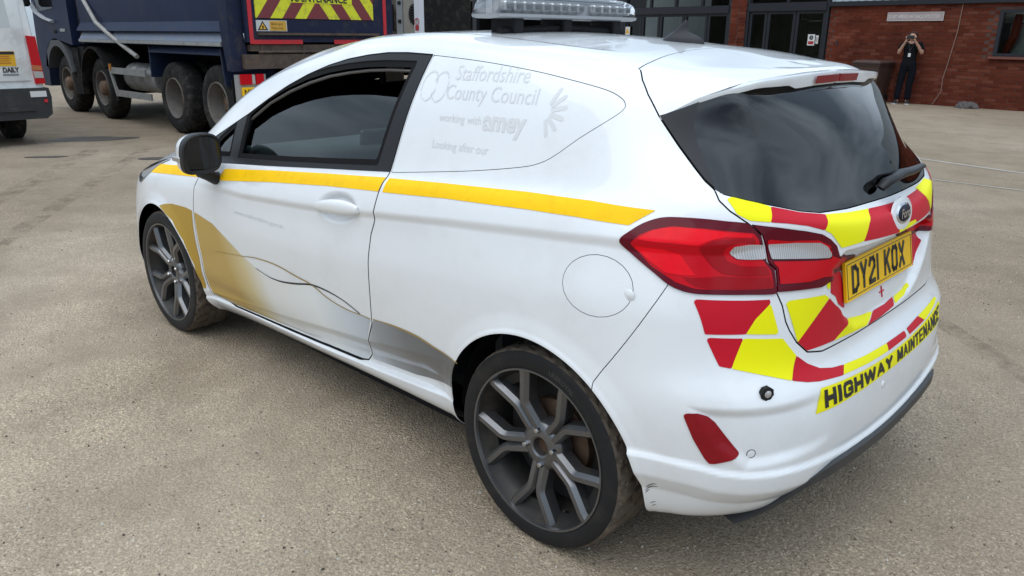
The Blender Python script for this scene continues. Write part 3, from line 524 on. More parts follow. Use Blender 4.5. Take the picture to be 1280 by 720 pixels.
DO = clip(S, lambda V, N: f_door(V, N)-.0026); S = clip(S, neg(f_door, .0026))
PA = clip(S, lambda V, N: f_panel(V, N)-.0009); S = clip(S, neg(f_panel, .0009))
FU = clip(S, lambda V, N: f_fuel(V, N)-.0008); S = clip(S, neg(f_fuel, .0008))
HO = clip(S, lambda V, N: f_hood(V, N)-.002); S = clip(S, neg(f_hood, .002)); S = clip(S, neg(f_wind))
HL = clip(S, inside(P['hl'], SIDE, left)); S = clip(S, neg(inside(P['hl'], SIDE, left)))
sheet_obj('body_shell', S.both(), white, CAR, flange=.0022)
sheet_obj('bonnet', HO.both(), white, CAR, flange=.0022)
sheet_obj('windscreen', clip(HALF, f_wind).both(), glass('windscreen_glass', (.80, .86, .84), .9, 1.45), CAR, off=-.004)
for k, s in enumerate((HL, HL.mirrored())): sheet_obj('headlight', s, mat('headlight_lens', (.08, .085, .09), .08, coat=1) if not k else MATS['headlight_lens'], CAR, off=.002, flange=.02)
sheet_obj('fuel_flap', FU, white, CAR, flange=.0022)
sheet_obj('side_blanking_panel', PA, white, CAR, flange=.0022); sheet_obj('side_blanking_panel', PA.mirrored(), white, CAR, flange=.0022)
# dark liner under every gap, so that joints read dark
bk = clip(clip(clip(clip(clip(HALF, neg(arches)), neg(f_open, -.02)), neg(f_tri, -.02)), neg(f_wind)), lambda V, N: np.where(V[:, 0] < -.2, np.interp(V[:, 1], RG[:, 0], RG[:, 1])-V[:, 2]-.01, .05))
sheet_obj('inner_shell', bk.moved(-.0026).both(), mat('inner_shell_dark', (.012, .012, .013), .9, spec=.1), CAR)

# doors
def strip_on(V2, width, src, mask, side=SIDE):
    """narrow band of the body surface along a polyline"""
    P2 = np.array(V2)
    def f(V, N):
        q = side(V); d = np.full(len(V), 1e9)
        for a, b in zip(P2[:-1], P2[1:]):
            e = b-a; w_ = q-a; t = np.clip(w_@e/(e@e), 0, 1); d = np.minimum(d, np.sqrt(((w_-t[:, None]*e)**2).sum(1)))
        return np.where(mask(V, N), np.maximum(width/2-d, -.03), -.03)
    return clip(src, f)
belt = inside(P['belt'], SIDE, left)
D_hole = clip(clip(DO, neg(f_open)), neg(f_tri))
trim_zone = lambda V, N: np.maximum(belt(V, N), np.where(V[:, 1] > .5, V[:, 2]-np.interp(V[:, 0], [.66, .69, 1.1, 1.65, 2.0, 2.3], [1.037, 1.036, 1.006, .966, .947, .938]), -.03))
D_trim = clip(D_hole, trim_zone); D_skin = clip(D_hole, neg(trim_zone))
def lining(hole, name, par, s):  # the lip of rubber round a window opening, turned inwards
    pts = [Vector((p[0], 0, p[1])) for p in hole]; path = []
    for p in pts: h = on_body((p.x, 1.2, p.z), (0, -1, 0), -.014); path.append((h.x, h.y*s, h.z))
    return MB().tube(path, .006, 6, closed=True).obj(name, rubber, par, smooth=60)
for s, f in ((1, lambda q: q), (-1, lambda q: q.mirrored())):
    d = sheet_obj('door', f(D_skin), white, CAR, flange=.0022)
    sheet_obj('window_frame', f(D_trim), black, d, off=.001, flange=.03)
    gl = clip(HALF, inside(P['glass'], SIDE, left, grow=.004)); sheet_obj('window_glass', f(gl), side_glass, d, off=-.020)
    gt = clip(HALF, inside(P['opening_front'], SIDE, left, grow=.008)); sheet_obj('quarter_light', f(gt), side_glass, d, off=-.012)
    lining(spline(P['opening'], 2), 'window_seal', d, s); lining(P['opening_front'], 'window_seal', d, s)
    # channel the glass slides in, seen above the lowered pane
    tp = np.array(P['opening'])[1:10]; ch = []
    for p in tp: h = on_body((p[0]-.006, 1.2, p[1]-.024), (0, -1, 0), -.018); ch.append((h.x, h.y*s, h.z))
    MB().tube(ch, .006, 6).obj('glass_channel', mat('channel_grey', (.16, .15, .145), .5) if s == 1 else MATS['channel_grey'], d, smooth=60)
    # handle: a bar over the dish
    path, rad = [], []
    for t in np.linspace(0, 1, 13):
        x = 1.058-.262*t; z = .873+.026*t+.006*math.sin(math.pi*t); h = on_body((x, 1.2, z), (0, -1, 0), 0); y = (.853+.006*math.sin(math.pi*t))
        path.append((x, s*y, z)); rad.append(.010+.0105*math.sin(math.pi*min(1, max(0, (t*1.0))))**.6+.006*t*(1-t)*4*t)
    hb = MB()
    rings = []
    for (x, y, z), r in zip(path, rad): rings.append([(x, y+s*.55*r*math.cos(a)-s*.002, z+1.12*r*math.sin(a)) for a in np.linspace(0, 2*math.pi, 14, endpoint=False)])
    hb.loft(rings).obj('handle', white2, d, smooth=50)
    # mirror: housing, cap, glass, foot
    mm = MB(); rings = []
    for x, k in ((1.795, .93), (1.80, 1.0), (1.83, 1.0), (1.87, .93), (1.91, .76), (1.94, .5), (1.95, .2)):
        ring = []
        for a in np.linspace(0, 2*math.pi, 28, endpoint=False):
            ca, sa = math.cos(a), math.sin(a); ex = .62
            yy = .905+.083*k*math.copysign(abs(ca)**ex, ca); zz = .985+.083*k*math.copysign(abs(sa)**ex, sa)
            if sa < 0: yy += -.02*sa*sa*(1 if ca > 0 else .2)*-1*k
            if ca > 0 and sa > 0: zz -= .018*ca*k
            ring.append((x+.02*(yy-.9), s*yy, zz))
        rings.append(ring)
    mr = MB().loft([rings[0], rings[1], rings[2]], caps=False).loft([[(p[0]+.004, s*(.905+(abs(p[1])-.905)*.86), .985+(p[2]-.985)*.86) for p in rings[0]], rings[0]], caps=False)
    mr.tube([(1.85, s*.895, .905), (1.855, s*.865, .885), (1.86, s*.835, .868), (1.865, s*.80, .865)], [.034, .030, .034, .040], 12, flat=.8)
    mr = mr.obj('door_mirror', black, d, smooth=45)
    MB().loft(rings[2:]).obj('mirror_cap', white, CAR if False else d, smooth=60)
    MB().face([(p[0]+.006+.16*(abs(p[1])-.905)-.05*(p[2]-.985), s*(.905+(abs(p[1])-.905)*.875), .985+(p[2]-.985)*.875) for p in rings[0]]).obj('mirror_glass', mat('mirror_dark_reflection', (.045, .05, .055), .02, metal=1) if s == 1 else MATS['mirror_dark_reflection'], d)  # near-black tint stands in for dark surroundings the mirror would reflect
    MB().box((1.86, s*.987, .965), (.07, .012, .022), bevel=.004).obj('indicator', lens_clear, d)

# tailgate: spoiler, glass, lower skin
f_sp = lambda V, N: V[:, 2]-np.interp(DIAG(V)[:, 0], SPE[:, 0], SPE[:, 1]+.011*smooth((SPE[:, 0]+.29)/.12))
f_gl = lambda V, N: V[:, 2]-np.interp(V[:, 1], RG[:, 0], RG[:, 1])
SP, rest = clip(TG, f_sp), clip(TG, neg(f_sp)); GZ, TS = clip(rest, lambda V, N: f_gl(V, N)-.002), clip(rest, neg(f_gl, .001))
f_bp = inside(P['black_panel'], DIAG, tail); BP, GL = clip(GZ, f_bp), clip(GZ, neg(f_bp))
f_frit = lambda V, N: np.minimum(np.minimum(f_gl(V, N)-.075+.02*np.abs(V[:, 1]), .46-.25*(V[:, 2]-1.05)-np.abs(V[:, 1])), np.interp(V[:, 1], [0, .3, .5], [1.30, 1.295, 1.26])-V[:, 2])
gate = sheet_obj('tailgate', TS.both(), white, CAR, flange=.0022)
sheet_obj('rear_window', GL.both(), back_glass, gate, off=-.001)
sheet_obj('window_border', clip(GL, neg(f_frit)).both(), MATS['inner_shell_dark'], gate, off=-.006)
for q_ in (BP, BP.mirrored()): sheet_obj('pillar_cover', q_, black, gate, off=.004, flange=.012)
sp_obj = sheet_obj('spoiler', SP.both(), white, gate, flange=.0)
# overhanging lip along the rear edge of the spoiler
e = bound(SP); on = lambda i: (abs(f_sp(SP.V[i:i+1], SP.N[i:i+1])[0]) < 2e-3) and SP.V[i, 2] < 1.40 and DIAG(SP.V[i:i+1])[0, 0] > -.292
ids = sorted({int(i) for i in e.ravel() if on(int(i))}, key=lambda i: DIAG(SP.V[i:i+1])[0, 0]); ids = [i for k, i in enumerate(ids) if k == 0 or np.linalg.norm(SP.V[i]-SP.V[ids[k-1]]) > .004]
def lip(i, s):
    v, n = SP.V[i], SP.N[i]; h = np.array([n[0], n[1], 0]); h /= np.linalg.norm(h); y = v[1]; w_ = .003+.052*smooth(np.array((.60-y)/.30)); blk = 1-float(smooth(np.array((y-.23)/.05)))
    th = .012+.010*float(smooth(np.array((.5-y)/.3))); hd = np.array([h[0], h[1], 0.])*w_
    p1 = v+hd*.6+np.array([0, 0, .0045*w_/.055]); p2 = v+hd+np.array([0, 0, .0015]); p3 = v+hd*1.02+np.array([0, 0, -.35*th]); p4 = v+hd*.93+np.array([0, 0, -th-.010*blk]); p5 = v-h*.012+np.array([0, 0, -th-.002])
    return [(p[0], p[1]*s, p[2]) for p in (v+n*.0001, p1, p2, p3, p4, p5)]
ring = [lip(i, 1) for i in ids]+[lip(i, -1) for i in ids[::-1] if SP.V[i, 1] > .004]
m_ = MB(); R_ = [[m_.bm.verts.new(Vector(p)) for p in r] for r in ring]
for A, B in zip(R_[:-1], R_[1:]):
    for k in range(5): m_.bm.faces.new((A[k], B[k], B[k+1], A[k+1]))
m_.obj('spoiler_lip', white, gate, smooth=40)
cen = [r for r in ring if abs(r[0][1]) < .145]
m_ = MB(); R_ = [[m_.bm.verts.new(Vector((np.array(r[3])*.8+np.array(r[2])*.2+[-.0065, 0, 0]).tolist() if k == 0 else (np.array(r[4])*.8+np.array(r[3])*.2+[-.0065, 0, 0]).tolist())) for k in (0, 1)] for r in cen]
for A, B in zip(R_[:-1], R_[1:]): m_.bm.faces.new((A[0], B[0], B[1], A[1]))
m_.obj('brake_light', refl_red, gate, smooth=80)
# rear lights
def light(sheet, poly, m, name, par, off, rnd=True, fl=.004): return sheet_obj(name, clip(sheet, inside(poly, DIAG, tail, rnd=rnd)), m, par, off=off, flange=fl)
for s, f in ((1, lambda q: q), (-1, lambda q: q.mirrored())):
    lb = sheet_obj('tail_light', f(LB), lens_dark, CAR, off=.005, flange=.02)
    lg = sheet_obj('tail_light', f(LG), lens_dark, gate, off=.005, flange=.02)
    for par, src, names in ((lb, LB, (('red_base', lens_mid, .0060), ('red_top', lens_red, .0072), ('red_side', lens_red, .0072), ('red_mid', lens_deep, .0074), ('red_low', lens_deep, .0070), ('lens_body', lens_clear, .0082))), (None, LG, (('red_gate', lens_mid, .0066), ('lens_gate', lens_clear, .0082)))):
        for nm, m, off in names:
            q = clip(src, inside(P[nm], DIAG, tail)); 
            if len(q.T): sheet_obj('clear_lens' if 'lens' in nm else 'red_lens', f(q), m, par if par else gate, off=off, flange=.002)
# bumper and its fittings
bu = sheet_obj('rear_bumper', BU.both(), white, CAR, flange=.0022)
RF = clip(BU, inside(P['reflector'], DIAG, tail))
for f in (lambda q: q, lambda q: q.mirrored()): sheet_obj('reflector', f(RF), refl_red, bu, off=.003, flange=.0022)
# black diffuser below the bumper: outline of its upper edge, thick and rounded, with a lower blade
prof = [(-.546, .640, .232), (-.585, .600, .262), (-.634, .555, .315), (-.670, .50, .362), (-.694, .40, .382), (-.703, .25, .374), (-.705, .10, .366), (-.705, 0, .364)]
prof = prof+[(a, -b, c) for a, b, c in prof[-2::-1]]
pr = np.array(prof); tt = np.linspace(0, len(pr)-1, 61); pr = np.stack([np.interp(tt, np.arange(len(pr)), pr[:, k]) for k in range(3)], 1)
rings = []
for a, b, c in pr:
    k = min(1, (.64-abs(b))/.22); h = np.array([a, b*.35, 0]); h /= np.linalg.norm(h)
    o_ = np.array([a, b, c]); dz = .004+.060*k
    rings.append([tuple(o_-h*.02), tuple(o_+h*.006*k+[0, 0, -.002]), tuple(o_+h*.004*k+[0, 0, -dz*.55]), tuple(o_-h*.004+[0, 0, -dz*.6]), tuple(o_-h*(.012+.02*k)+[0, 0, -dz]), tuple(o_-h*.10+[0, 0, -dz])])
MB().loft(rings, closed=True).obj('diffuser', mat('grey_black_plastic', (.030, .031, .033), .5, bump=.05, bscale=250), bu, smooth=35)
def disc_on(p, d, r, name, m, par, h=.006, n=20, sq=0, inner=None):
    c_ = on_body(p, d, 0); nn = -Vector(d); hit = BODY.ray_cast(Vector(p)-Vector(d)*.6, Vector(d)); nn = hit[1] if hit[1].dot(Vector(d)) < 0 else -hit[1]
    prof_ = [(0, h), (r*.8, h), (r, h*.6), (r, -.004)] if inner is None else [(inner, h), (r, h), (r, -.002)]
    return MB().lathe(prof_, c_, nn, n).obj(name, m, par, smooth=50)
for s in (1, -1):
    dg = Vector((.7, -.7*s, 0)).normalized()
    disc_on((-.5864, .6809*s, .4751), dg, .0105, 'parking_sensor', white, bu, h=.0008); disc_on((-.5864, .6809*s, .4751), dg, .0122, 'sensor_ring', rubber, bu, h=.0006, inner=.0104)
    if s < 0: continue
    hit = BODY.ray_cast(Vector((-.5914, .6491*s, .6323))-dg*.6, dg); nn = hit[1] if hit[1].dot(dg) < 0 else -hit[1]; nn.z = 0; Q_ = nn.to_track_quat('X', 'Z')
    ob = MB().prism([(.017*math.cos(a)*(1.12 if k_ % 2 else 1), .0165*math.sin(a)*(1.12 if k_ % 2 else 1)) for k_, a in enumerate(np.linspace(0, 2*math.pi, 16, endpoint=False)+.2)], (-.004, 0, 0), (0, 1, 0), (0, 0, 1), .013).obj('marker_lamp', rubber, bu, bevel=.0025); ob.location = hit[0]; ob.rotation_mode = 'QUATERNION'; ob.rotation_quaternion = Q_
    ob2 = MB().lathe([(0, .0135), (.006, .013), (.0095, .0105), (.0095, .006)], (0, 0, 0), (1, 0, 0), 16).obj('marker_lens', lens_clear, bu, smooth=50); ob2.location = hit[0]; ob2.rotation_mode = 'QUATERNION'; ob2.rotation_quaternion = Q_
disc_on((-.8, .085, .50), (1, 0, 0), .011, 'tow_eye_notch', white, bu, h=.003)
# fuel flap finger notch
MB().lathe([(0, .004), (.012, .003), (.016, 0)], on_body((-.292, 1.2, .853), (0, -1, 0), 0), (0, 1, 0), 16).obj('flap_notch', white, CAR, smooth=60)

# ---------------------------------------------------------------- tape, prints and lettering
def decal(src, poly, proj, m, name, par, mask, off=.0012, rnd=False):
    q = clip(src, inside(poly, proj, mask, rnd=rnd)); 
    return sheet_obj(name, q, m, par, off=off, flange=.0006) if len(q.T) else None
def ribbon(name, pts, wd, m, par, off, taper=True):
    p = np.array(pts); c_ = []
    for i in range(len(p)-1):
        a, b, c2, d = p[max(0, i-1)], p[i], p[i+1], p[min(len(p)-1, i+2)]
        for t in np.arange(8)/8: c_.append(.5*(2*b+(c2-a)*t+(2*a-5*b+4*c2-d)*t*t+(3*b-a-3*c2+d)*t**3))
    c_.append(p[-1]); c_ = np.array(c_); t = np.gradient(c_, axis=0); t /= np.linalg.norm(t, axis=1, keepdims=True); n_ = np.stack([-t[:, 1], t[:, 0]], 1)
    m_ = MB(); R_ = []
    for k, (q, nn) in enumerate(zip(c_, n_)):
        h = wd/2*(1 if not taper else .25+.75*math.sin(math.pi*min(.85, max(.1, k/(len(c_)-1)))))
        R_.append([m_.bm.verts.new(on_body((q[0]+nn[0]*s_*h, 1.3, q[1]+nn[1]*s_*h), (0, -1, 0), off)) for s_ in (-1, 1)])
    for A, B in zip(R_[:-1], R_[1:]): m_.bm.faces.new((A[0], B[0], B[1], A[1]))
    return m_.obj(name, m, par)
for k in ('stripe_wing', 'stripe_door', 'stripe_rear'): decal(DO if k == 'stripe_door' else S, P[k], SIDE, amber_y, 'yellow_stripe', CAR, left)
decal(S, P['gold_wing'], SIDE, gold, 'gold_swoosh', CAR, left, rnd=False); decal(DO, P['swoosh'], SIDE, fade, 'gold_swoosh', CAR, left, .0010); decal(S, P['swoosh_rear'], SIDE, fade2, 'grey_swoosh', CAR, left)
for k, wd, m, off in (('line_gold', .006, goldline, .0018), ('line_gold2', .007, goldline, .0018), ('line_dark', .007, ink, .0018)):
    ribbon('swoosh_line', P[k], wd, m, CAR, off)
back = lambda V, N: (V[:, 0] < -.2)
gate_src, bump_src = TS.both(), BU.both()
for k, v in P.items():
    if k[:2] in ('c_', 't_', 'b_') and k not in ('c_y3',):
        decal(gate_src if k[0] in 'ct' else bump_src, v, BACK, c_yel if '_y' in k else c_red, 'chevron_stripe', gate if k[0] in 'ct' else bu, back, .0012 if k != 'c_y2b' else .0018, rnd=False)
for pts, m in (([(-.215, 1.026), (-.285, 1.030), (-.36, 1.035), (-.43, 1.02), (-.43, .955), (-.30, .948), (-.255, .985)], c_yel), ([(-.435, 1.024), (-.47, 1.034), (-.56, 1.055), (-.58, 1.0), (-.50, .975), (-.435, .96)], c_red)):
    decal(gate_src, pts, BACK, m, 'chevron_stripe', gate, back)
for pts, m in (([(-.40, .56), (-.43, .585), (-.50, .60), (-.56, .60), (-.56, .562), (-.48, .56)], c_yel), ([(-.44, .60), (-.52, .62), (-.60, .66), (-.63, .64), (-.60, .605), (-.50, .602)], c_red)):
    pass
yb = [(y, .532+.010*(abs(y)/.48)**2) for y in np.linspace(.495, -.505, 25)]+[(y, .578+.026*(abs(y)/.47)**2) for y in np.linspace(-.50, .468, 25)]
decal(bump_src, yb, BACK, c_yel2, 'lettering_band', bu, back, .0014)
def body_text(body, size, m, par, o, u, v, d, off=.002, name='lettering', **k):
    """lettering laid on the body: written in the plane (u, v) at o, then pressed along d"""
    me = text_mesh(body, size, m, name, **k); bm = bmesh.new(); bm.from_mesh(me)
    bmesh.ops.triangulate(bm, faces=bm.faces); bmesh.ops.subdivide_edges(bm, edges=[e for e in bm.edges if e.calc_length() > .025], cuts=1)
    o, u, v = Vector(o), Vector(u), Vector(v)
    for p in bm.verts: p.co = on_body(o+u*p.co.x+v*p.co.y, d, off)
    bm.to_mesh(me); bm.free(); ob = bpy.data.objects.new(name, me); COL.objects.link(ob); ob.parent = par; return ob
HEAVY = dict(H=[[(0, 0), (0, 1)], [(1, 0), (1, 1)], [(0, .5), (1, .5)]], I=[[(.5, 0), (.5, 1)]], G=[[(1, .78), (.88, .94), (.7, 1), (.3, 1), (.1, .92), (0, .78), (0, .22), (.1, .08), (.3, 0), (.7, 0), (1, .12), (1, .46), (.58, .46)]], W=[[(0, 1), (.22, 0), (.5, .9), (.78, 0), (1, 1)]], A=[[(0, 0), (.5, 1), (1, 0)], [(.2, .30), (.8, .30)]], Y=[[(0, 1), (.5, .46), (1, 1)], [(.5, .46), (.5, 0)]], M=[[(0, 0), (0, 1), (.5, .15), (1, 1), (1, 0)]], N=[[(0, 0), (0, 1), (1, 0), (1, 1)]], T=[[(0, 1), (1, 1)], [(.5, 1), (.5, 0)]], E=[[(1, 0), (0, 0), (0, 1), (1, 1)], [(0, .5), (.85, .5)]], C=[[(1, .75), (.88, .93), (.7, 1), (.3, 1), (.1, .92), (0, .78), (0, .22), (.1, .08), (.3, 0), (.7, 0), (.88, .07), (1, .25)]])
def band_letters(t, y0, y1):
    wd = dict(I=.42, W=1.42, M=1.25); tot = sum(wd.get(q, 1)+.13 for q in t)-.13; u = (y1-y0)/tot; x = y0
    for ch in t:
        w_ = wd.get(ch, 1)*u; mb = MB(); aw = abs(w_); lw = min(.0165, aw*.30)*(.82 if ch in 'GEA' else 1) if ch != 'I' else aw*.80; hh = .046
        for st_ in HEAVY[ch]:
            pts = [np.array([(lw/2+(aw-lw)*a) if ch != 'I' else aw/2, lw*.42+(hh-lw*.84)*b]) for a, b in st_]
            for a, b in zip(pts[:-1], pts[1:]):
                t_ = (b-a)/np.linalg.norm(b-a); n2 = np.array([-t_[1], t_[0]])*lw*(.5 if abs(t_[1]) > .5 else .42); e_ = .40*lw
                for k in range(3):
                    p, q = a-t_*e_+(b-a+2*t_*e_)*k/3, a-t_*e_+(b-a+2*t_*e_)*(k+1)/3; quad = []
                    for r in (p-n2, q-n2, q+n2, p+n2):
                        r = np.clip(r, [0, 0], [aw, hh]); y = x-r[0]; bz_, tz = .532+.010*(abs(y)/.48)**2, .578+.026*(abs(y)/.47)**2
                        quad.append(on_body((-1, y, bz_+(tz-bz_)*(.10+.80*r[1]/hh)), (1, 0, 0), .0026))
                    mb.face(quad)
        mb.obj('lettering', ink, bu); x += w_+.13*u
band_letters('HIGHWAY', .455, .018); band_letters('MAINTENANCE', -.020, -.482)
# ghost lettering left by peeled stickers on the side panel
uu = Vector((-1, 0, .01)).normalized(); vv = Vector((.10, 0, 1))
g = dict(m=ghost, par=CAR, u=uu, v=vv, d=(0, -1, 0), off=.0008, name='sticker_residue')
def gtext(t, size, x, z, **k): return body_text(t, size, g['m'], g['par'], (x, 1.2, z), g['u'], g['v'], g['d'], g['off'], g['name'], **k)
gtext('Staffordshire', .062, .494, 1.328, sx=.93); gtext('County Council', .062, .511, 1.272, sx=.93)
gtext('working with', .034, .508, 1.207, sx=1.0); gtext('amey', .075, .318, 1.198, bold=.003); gtext('Looking after our', .034, .513, 1.128, sx=1.0)
gtext('www.staffordshire.gov.uk', .026, 1.70, .742, sx=1.5)
for cx in (.600, .548):                                        # the knot badge: two linked rings
    pts = [(cx+.034*math.cos(a), 1.305+.044*math.sin(a)) for a in np.linspace(0, 2*math.pi, 30)]
    sheet_obj('sticker_residue', strip_on(pts, .006, PA, left), ghost, CAR, off=.0006)
for k in range(6):                                             # fan of short strokes beside the name
    a = math.radians(70-28*k); cx, cz = .10, 1.265-.002*k; rr = .05
    pts = [(cx-.02*math.cos(a), cz+.02*math.sin(a)), (cx-.062*math.cos(a), cz+.058*math.sin(a))]
    q = strip_on(pts, .012, PA, left)
    if len(q.T): sheet_obj('sticker_residue', q, ghost, CAR, off=.0006)

# number plate with stroked characters
pl = empty('x', (0, 0, 0), None, None); bpy.data.objects.remove(pl)
til = .189; pc = Vector((-.601, 0, .828)); pu = Vector((0, -1, 0)); pv = Vector((math.sin(til), 0, math.cos(til))); pn = Vector((-math.cos(til), 0, math.sin(til)))
plate = MB().prism([(-.26, -.0555), (.26, -.0555), (.26, .0555), (-.26, .0555)], pc-pn*.004, pu, pv, .008).obj('number_plate', plate_y, gate, bevel=.0015)
STROKES = dict(D=[[(0, 0), (0, 1), (.55, 1), (1, .8), (1, .2), (.55, 0), (0, 0)]], Y=[[(0, 1), (.5, .48), (1, 1)], [(.5, .48), (.5, 0)]], K=[[(0, 0), (0, 1)], [(1, 1), (.05, .45)], [(.35, .62), (1, 0)]], O=[[(0, .15), (0, .85), (.2, 1), (.8, 1), (1, .85), (1, .15), (.8, 0), (.2, 0), (0, .15)]], X=[[(0, 0), (1, 1)], [(0, 1), (1, 0)]])
STROKES['2'] = [[(0, .8), (.2, 1), (.8, 1), (1, .85), (1, .62), (0, .12), (0, 0), (1, 0)]]; STROKES['1'] = [[(.5, 0), (.5, 1)]]
mb = MB(); x = -.221
for ch in 'DY21 KOX':
    if ch == ' ': x += .033; continue
    wch = .014 if ch == '1' else .050
    for st_ in STROKES[ch]:
        pts = [Vector(((x+.007+(wch-.014)*a) if ch != '1' else x+.007, -.0395+.007+.065*b)) for a, b in st_]
        for a, b in zip(pts[:-1], pts[1:]):
            t = (b-a).normalized(); n2 = Vector((-t.y, t.x))*.007; a2, b2 = a-t*.0068, b+t*.0068
            mb.face([pc+pn*.0052+pu*q.x+pv*q.y for q in (a2-n2, b2-n2, b2+n2, a2+n2)])
    x += wch+.011
mb.obj('lettering', ink, gate)
fr_ = MB()
for a, b in (((-.25, -.047), (.25, -.047)), ((-.25, .047), (.25, .047)), ((-.25, -.047), (-.25, .047)), ((.25, -.047), (.25, .047))):
    fr_.tube([pc+pn*.0042+pu*q[0]+pv*q[1] for q in (a, b)], .0012, 4)
fr_.obj('plate_border', ink, gate)
for a, b in ((-.137, -.005), (.153, .0)): MB().lathe([(0, .003), (.006, .002), (.007, 0)], pc+pn*.0045+pu*a+pv*b, pn, 14).obj('plate_screw', ink if a < 0 else plate_y, gate)
# small red cross painted below the plate
for a, b in (((-.615, -.006, .742), (-.615, -.043, .741)), ((-.615, -.026, .724), (-.615, -.022, .758))):
    pa, pb = on_body((-1, a[1], a[2]), (1, 0, 0), .001), on_body((-1, b[1], b[2]), (1, 0, 0), .001); MB().tube([pa, pb], .0025, 4).obj('paint_cross', c_red, gate)
# maker's badge: white surround, blue oval with chrome rim and script
bo = on_body((-1, 0, .988), (1, 0, 0), 0)
def oval(ry, rz, h, name, m, n=36, o=.0): return MB().lathe([(0, h), (.86, h), (1, h*.5), (1, -.004)], (0, 0, 0), (-1, 0, 0), n).obj(name, m, gate, smooth=50), ry, rz
bt = math.atan2(.05, .35)
for ry, rz, h, nm, m in ((.077, .047, .004, 'badge_surround', white), (.060, .0305, .007, 'badge', chrome), (.055, .026, .0085, 'badge_field', mat('badge_blue_black', (.008, .012, .026), .45, spec=.2))):
    ob, _, _ = oval(ry, rz, h, nm, m); ob.location = bo; ob.scale = (1, ry, rz); ob.rotation_euler.y = .20
me = text_mesh('Ford', .036, chrome, bold=.0006, shear=.35, align='CENTER'); ob = bpy.data.objects.new('badge_script', me); COL.objects.link(ob); ob.parent = gate
ob.matrix_world = Matrix(((0, .20, -.98, bo.x-.0125), (-1, 0, 0, 0), (0, .98, .20, bo.z-.010), (0, 0, 0, 1)))
# wiper: spindle cover, arm, blade
w0, w1 = Vector((-.585, .072, 1.068)), Vector((-.572, -.235, 1.074)); off_ = Vector((-.026, 0, .016))
wi = MB().tube([w0+Vector((-.012, .012, -.004)), w0+off_*.8, w0+off_+Vector((0, -.05, .004))], [.015, .019, .016], 12, flat=.7)
wi.tube([w0+off_+Vector((0, -.045, .004)), w0+off_+Vector((.002, -.10, .010)), w0.lerp(w1, .6)+off_*1.2, w1+off_*1.1], [.015, .018, .017, .012], 10, flat=.7).obj('wiper_arm', black, gate, smooth=50)
MB().tube([w0+Vector((-.018, -.07, .008)), w0.lerp(w1, .6)+Vector((-.018, 0, .006)), w1+Vector((-.018, -.02, .004))], [.006, .008, .006], 8).obj('wiper_blade', rubber, gate, smooth=50)

# scuffs on the corner of the bumper
for k in range(1, 6):
    pts = P['scuff%d' % k]; dg = Vector((.6, -.8, 0)).normalized()
    MB().tube([on_body(q, dg, .0003) for q in pts], [.0004]+[.0011+.0004*(i_ % 2) for i_ in range(len(pts)-2)]+[.0004], 4).obj('scuff_mark', ink, bu)
# roof: aerial fin, light bar
fin = MB(); rings = []
for z, xf, xr, wy in ((1.436, .212, .040, .034), (1.450, .200, .046, .033), (1.460, .186, .062, .026), (1.468, .172, .086, .018), (1.476, .160, .104, .013), (1.492, .139, .106, .009), (1.507, .122, .110, .006), (1.510, .118, .112, .003)):
    rings.append([(xf+(xr-xf)*t, s_*wy*math.sin(math.pi*min(1, max(.0, t**.75)))**.7 if 0 < t < 1 else 0, z) for s_, ts in ((1, np.linspace(0, 1, 9)), (-1, np.linspace(1, 0, 9)[1:-1])) for t in ts])
fin.loft(rings).obj('aerial_fin', mat('grey_plastic', (.028, .028, .031), .5, spec=.25), CAR, smooth=50)
bx, bz = .66, 1.514
BAR = MB(); prof_ = lambda k, dz=0: [(bx-.085*k, bz+.004), (bx-.088*k, bz+.014), (bx+.088*k, bz+.014), (bx+.085*k, bz+.004), (bx+.06*k, bz), (bx-.06*k, bz)]
lb_ = MB().loft([[(x_, y, z_) for x_, z_ in prof_(1 if abs(y) < .375 else .8)] for y in (-.385, -.365, .365, .385)]).obj('light_bar', mat('light_bar_base', (.30, .31, .32), .35), CAR, smooth=30)
dome = glass('clear_light_bar_dome', (.80, .81, .82), 1.0, 1.5, .03)
rr = []
for y in np.linspace(-.393, .393, 25):
    k = min(1, (1-(abs(y)/.395)**2.0)**.5*2.1+.05); rr.append([(bx+.086*math.cos(a)*(.6+.4*k), y, bz+.014+.066*k*max(0, math.sin(a))**.55) for a in np.linspace(0, math.pi, 13)])
MB().loft(rr, closed=False, caps=False).obj('light_bar_dome', dome, lb_, smooth=60)
led_h = mat('led_reflector', (.72, .73, .74), .25, metal=.8); led_d = mat('led_tray', (.50, .51, .52), .4)
bp_ = MB().box((bx, 0, bz+.04), (.03, .74, .05)).obj('led_carrier', led_d, lb_)
for k in range(15):
    y = -.36+k*.0485
    if abs(y+.115) < .03: continue
    MB().box((bx-.032, y, bz+.040), (.03, .040, .034), bevel=.006).obj('led_module', led_h, lb_)
    MB().box((bx-.050, y, bz+.040), (.01, .018, .016), bevel=.003).obj('led_module', mat('led_grey', (.16, .165, .17), .3) if 'led_grey' not in MATS else MATS['led_grey'], lb_)
for y in (-.28, .02, .28): MB().box((bx, y, (1.462+bz)/2), (.12, .05, bz-1.462+.02), bevel=.006).obj('light_bar_foot', rubber, lb_)
MB().tube([(bx-.03, -.35, 1.47), (bx-.03, 0, 1.487), (bx-.03, .35, 1.47)], .014, 8).obj('light_bar_rail', rubber, lb_, smooth=60)

